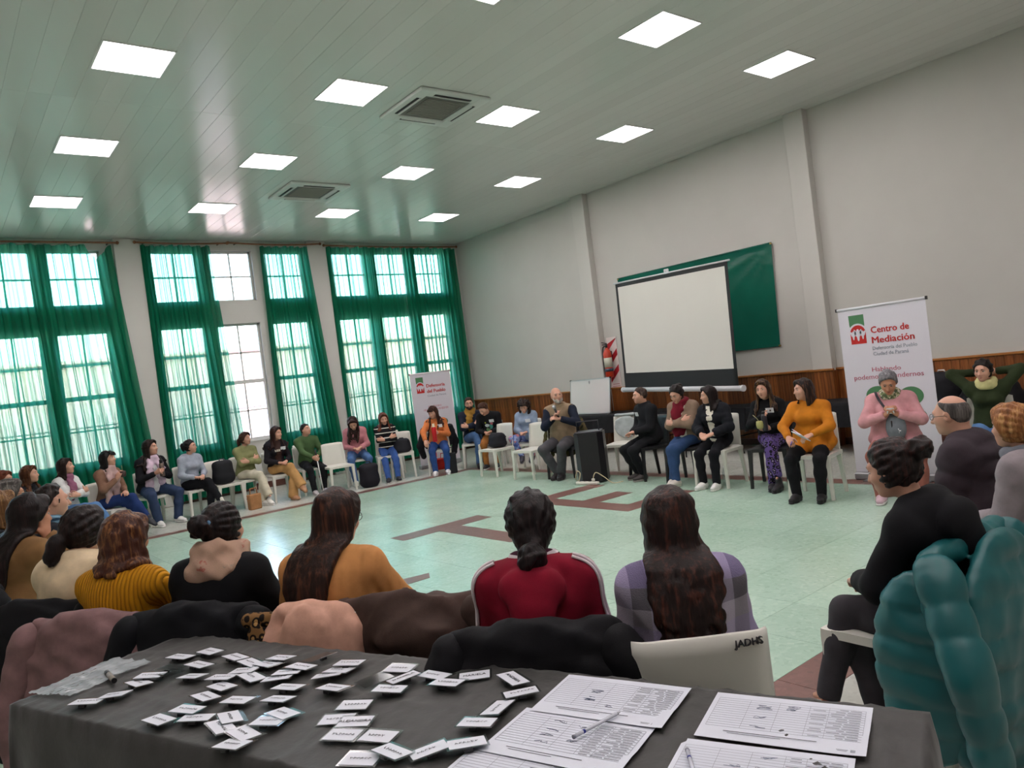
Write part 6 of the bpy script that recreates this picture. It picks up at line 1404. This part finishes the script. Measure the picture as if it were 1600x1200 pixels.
# badges
sleeve_m = clear
card = MB(); card.box((0, 0, 0), (.086, .054, .0012)); card = card.mesh('card'); card.materials.append(plain('card_white', '#d3d6df', .45))
slv = MB(); slv.box((0, .004, -.0012), (.098, .070, .0012), bevel=.0004); slv = slv.mesh('sleeve'); slv.materials.append(clear)
clp = MB(); clp.box((0, .022, -.006), (.022, .012, .010), bevel=.002); clp = clp.mesh('clip'); clp.materials.append(plain('clip_black', '#111114', .3))
ink = plain('ink_black', '#22242c', .6)
def scrib(seed, n=6):
    rg = random.Random(seed); m = MB(); x = -.026
    for k in range(n):
        h = rg.uniform(.006, .011); m.box((x, 0, .0009), (.0015, h, .0004), rot=Matrix.Rotation(rg.uniform(-.5, .5), 3, 'Z')); m.box((x+.003, rg.uniform(-.003, .003), .0009), (.005, .0013, .0004), rot=Matrix.Rotation(rg.uniform(-.9, .9), 3, 'Z')); x += .0092
    me = m.mesh('scribble'); me.materials.append(ink); return me
SCR = [scrib(k, 5+k % 3) for k in range(6)]
B3 = [(0.274, 0.206), (0.352, 0.147), (0.428, 0.248), (0.34, 0.283), (0.371, 0.323), (0.331, 0.357), (0.342, 0.404), (0.493, 0.322), (0.507, 0.167), (0.605, 0.186), (0.679, 0.183), (0.687, 0.135), (0.637, 0.24), (0.807, 0.218), (0.612, 0.306), (0.709, 0.272), (0.81, 0.262), (0.821, 0.176), (0.67, 0.351), (0.901, 0.304), (0.69, 0.423), (0.812, 0.409), (0.936, 0.374), (0.713, 0.5), (1.023, 0.436), (1.022, 0.484), (0.687, 0.57), (0.786, 0.526), (0.889, 0.498), (0.914, 0.546), (1.006, 0.552), (1.03, 0.606), (0.314, 0.554), (0.35, 0.489)]
B4 = [(0.817, 0.096), (0.966, 0.117), (0.967, 0.165), (0.96, 0.204), (1.049, 0.275), (1.119, 0.179), (1.145, 0.096), (1.216, 0.166), (1.295, 0.125), (1.224, 0.237), (1.367, 0.165), (1.404, 0.085), (1.537, 0.095), (1.604, 0.169), (1.585, 0.255), (1.579, 0.34), (1.183, 0.335), (1.19, 0.41), (1.252, 0.409), (1.273, 0.477), (1.365, 0.451), (1.4, 0.553), (1.463, 0.517), (1.54, 0.482), (1.611, 0.432)]
flatset = {40+0, 34+5, 34+16, 34+17, 34+18, 34+19, 34+20, 34+21, 34+11}   # lying flat, text along the other way
ROT = {34+11: 32, 34+7: 62, 34+12: -28, 34+13: 40, 34+14: 92, 34+16: 18, 34+17: 22, 34+18: 20, 34+19: 12, 34+20: 8, 34+21: 14, 34+22: -12, 34+23: 52, 34+24: 42, 34+5: 70, 34+0: 80, 32: 30, 33: 22, 28: -30, 29: -20}
TXT = {34+11: 'MARIELA', 34+7: 'DANIELA', 34+12: 'ANDREA', 34+18: 'ALEJANDRA'}
rg = random.Random(12)
bm_clear = {3, 4, 34+0, 34+5}
ORDW = ['first', 'second', 'third', 'fourth', 'fifth', 'sixth', 'seventh', 'eighth', 'ninth', 'tenth', 'eleventh', 'twelfth', 'thirteenth', 'fourteenth', 'fifteenth', 'sixteenth']
BANDS = [(.15, 'row along the far table edge'), (.22, 'second row from the far edge'), (.30, 'third row from the far edge'), (.40, 'middle row of badges'), (.50, 'second row from the near edge'), (9, 'row along the near table edge')]
BL = {}
allb = list(enumerate(B3+B4))
lo = -1
for hi_, nm_ in BANDS:
    row = sorted([(u, k) for k, (u, v) in allb if lo <= v < hi_]); lo = hi_
    for i_, (u, k) in enumerate(row): BL[k] = '%s from left, %s' % (ORDW[i_], nm_)
for k, (u, v) in enumerate(B3+B4):
    rz = ROT.get(k, rg.uniform(-14, 30)); fl = k in flatset; tx = 0 if fl else R(rg.uniform(4, 9))
    zz_ = .004 if fl else .0115
    lb = {34+11: 'flat white name badge reading MARIELA near the far table edge', 34+7: 'white name badge reading DANIELA lying aslant mid-table', 34+12: 'white name badge reading ANDREA beside the sign-in sheets', 34+18: 'white name badge reading ALEJANDRA overlapping two others'}.get(k, ('empty clear badge sleeve, ' if k in bm_clear else 'flat white name badge, ' if fl else 'white clip-on name badge, ')+BL[k])
    o = empty('name_badge', at(u, v, zz_+.0016*(k % 3)), 0, lb, 'name badge', 'name badges on the black table')
    # local +y points away from the camera side of the table
    o.rotation_euler = (Matrix.Rotation(R(TA+rz), 3, 'Z') @ Matrix.Rotation(-tx, 3, 'X') @ Matrix.Rotation(R(rg.uniform(-4, 4)) if not fl else 0, 3, 'Y')).to_euler()
    if k not in bm_clear: link('card', card, None, o)
    link('sleeve', slv, None, o)
    if not fl: link('clip', clp, None, o, loc=(0, -.045, 0))
    if k in TXT:
        me = text_mesh(TXT[k], .0165, 'CENTER', .0, .0002); link('lettering', me, ink, o, loc=(0, -.005, .0018))
    elif k not in bm_clear: link('lettering', SCR[k % 6], None, o, loc=(0, 0, .0012))
# sheets
line_m = plain('print_grey', '#8f949e', .6); blue_ink = plain('ink_blue', '#59627c', .6); dark_pr = plain('print_dark', '#5d6069', .6)
def sheet(u, v, rz, z, label, seed):
    o = empty('sign_in_sheet', at(u, v, z), R(TA+rz), label, 'paper', 'sign-in sheets'); rg = random.Random(seed)
    nu, nv = 14, 8; V = []; 
    for j in range(nv+1):
        for i in range(nu+1):
            x = -.17+.34*i/nu; y = -.108+.216*j/nv; V.append((x, y, .0025*max(0, (x-.1)/.07)**2*(y < 0)+.0006*math.sin(9*x+seed)))
    Q = [(j*(nu+1)+i, j*(nu+1)+i+1, (j+1)*(nu+1)+i+1, (j+1)*(nu+1)+i) for j in range(nv) for i in range(nu)]
    link('paper', npmesh('paper', V, Q), plain('sheet_white', '#d0d4de', .6), o)
    m = MB(); ys = [-.055+.0105*k for k in range(14)]
    for y in ys: m.box((0, y, .0012), (.316, .0007, .0002))
    for x in (-.158, -.085, -.02, .045, .085, .158): m.box((x, (ys[0]+ys[-1])/2, .0012), (.0007, ys[-1]-ys[0], .0002))
    m.build('grid_lines', line_m, o)
    m = MB()
    for y in ys[:-1]:
        x = .150
        for w_ in (rg.uniform(.02, .035), rg.uniform(.012, .03)): m.box((x-w_/2, y+.005, .0013), (w_, .0018, .0002)); x -= w_+.004
        if rg.random() < .8: m.box((.065, y+.005, .0013), (rg.uniform(.02, .034), .0017, .0002))
    m.box((-.02, -.073, .0013), (.19, .0022, .0002)); m.box((-.05, -.081, .0013), (.11, .0016, .0002)); m.build('printed_text', dark_pr, o)
    m = MB(); m.box((.125, -.092, .0013), (.022, .0015, .0002)); m.box((.125, -.096, .0013), (.018, .0015, .0002)); m.box((.145, -.094, .0013), (.009, .009, .0002)); m.build('letterhead', line_m, o)
    m = MB()
    for k in range(6):
        cx, cy = rg.choice((-.05, .012)), rg.choice(ys[:-2])+.005; pts = [(cx+rg.uniform(-.018, .018), cy+rg.uniform(-.006, .006), .0016) for _ in range(7)]; m.tube(bezier_path(pts, 3), .0004, 4)
    m.build('handwriting', blue_ink, o)
    return o
sheet(1.838, .132, -1, .006, 'sign-in sheet with ruled table at the far end of the left stack', 1)
sheet(1.815, .335, -2, .003, 'sign-in sheet in the middle of the left stack, a clear pen across it', 2)
sheet(1.785, .52, -2, .0, 'sign-in sheet at the near end of the left stack', 3)
sheet(2.248, .137, 1, .005, 'sign-in sheet at the far end of the right stack', 4)
sheet(2.235, .36, 2, .002, 'sign-in sheet at the near end of the right stack', 5)
def pen(u0, v0, u1, v1, z, label, tip):
    a = Vector(at(u0, v0, z)); b_ = Vector(at(u1, v1, z)); mid = (a+b_)/2; o = empty('ballpoint_pen', mid, 0, label, 'pen'); d = (b_-a); L = .15; d.normalize()
    m = MB(); m.cyl(-d*L/2, d*L*.42, .0042, n=8); m.build('barrel', plain('pen_clear', '#c9ccd6', .15), o)
    m = MB(); m.cyl(d*L*.42, d*L*.5, .004, .0012, n=8); m.build('tip', plain('pen_tip', '#b8bac0', .3, .6), o)
    m = MB(); m.cyl(-d*L*.30, -d*L*.26, .0046, n=8); m.build('ink_plug', plain('pen_blue', tip, .3), o)
    m = MB(); m.cyl(-d*L*.5, -d*L*.46, .0048, n=8); m.build('end_cap', plain('pen_grey', '#8c8f9c', .3), o)
pen(1.835, .35, 1.895, .20, .0145, 'clear ballpoint pen with blue plug lying across the left sheets', '#2a3590')
pen(2.095, .335, 2.145, .44, .0115, 'clear ballpoint pen with blue cap on the right sheets', '#4a5a9a')
a = Vector(at(.128, .378, .012)); b_ = Vector(at(.225, .415, .012)); o = empty('marker', (a+b_)/2, 0, 'thick marker with black cap on the plastic bag edge', 'marker'); d = (b_-a).normalized()
m = MB(); m.cyl(-d*.028, d*.052, .0085, n=12); m.build('barrel', plain('marker_body', '#8b857a', .4), o); m = MB(); m.cyl(-d*.062, -d*.028, .0078, n=12); m.build('cap', plain('marker_black', '#131315', .4), o); m = MB(); m.cyl(d*.052, d*.06, .0085, n=12); m.build('end_cap', MATS['marker_black'], o)
# clear plastic bag
nu, nv = 40, 30; U, Vv = np.meshgrid(np.linspace(0, 1, nu), np.linspace(0, 1, nv)); rgn = np.random.default_rng(4)
c4 = np.array([at(-.005, .56), at(-.02, .27), at(.18, .252), at(.178, .525)]); PB = ((1-U)*(1-Vv))[..., None]*c4[0]+((1-U)*Vv)[..., None]*c4[1]+(U*Vv)[..., None]*c4[2]+(U*(1-Vv))[..., None]*c4[3]
h = 0
for k in range(7): a_ = rgn.uniform(0, 3.14); h = h+(1-np.abs(np.sin((U*math.cos(a_)+Vv*math.sin(a_))*rgn.uniform(5, 16)+k)))**4*.004
PB[..., 2] += .003+h; cen = PB.reshape(-1, 3).mean(0); i = np.arange((nv-1)*nu).reshape(nv-1, nu)[:, :-1].ravel()
N = NT('plastic_film'); t = N.n('ShaderNodeBsdfTransparent'); g = N.n('ShaderNodeBsdfPrincipled'); g.inputs['Base Color'].default_value = lin('#b9c2c6'); g.inputs['Roughness'].default_value = .14; mx = N.n('ShaderNodeMixShader'); mx.inputs[0].default_value = .55
N.l(t.outputs[0], mx.inputs[1]); N.l(g.outputs[0], mx.inputs[2]); N.l(mx.outputs[0], N.out.inputs[0])
link('plastic_bag', npmesh('plastic_bag', PB.reshape(-1, 3)-cen, np.stack([i, i+1, i+nu+1, i+nu], 1)), N.m, None, loc=tuple(cen), label='crinkled clear plastic bag on the left end of the black table', cat='bag')
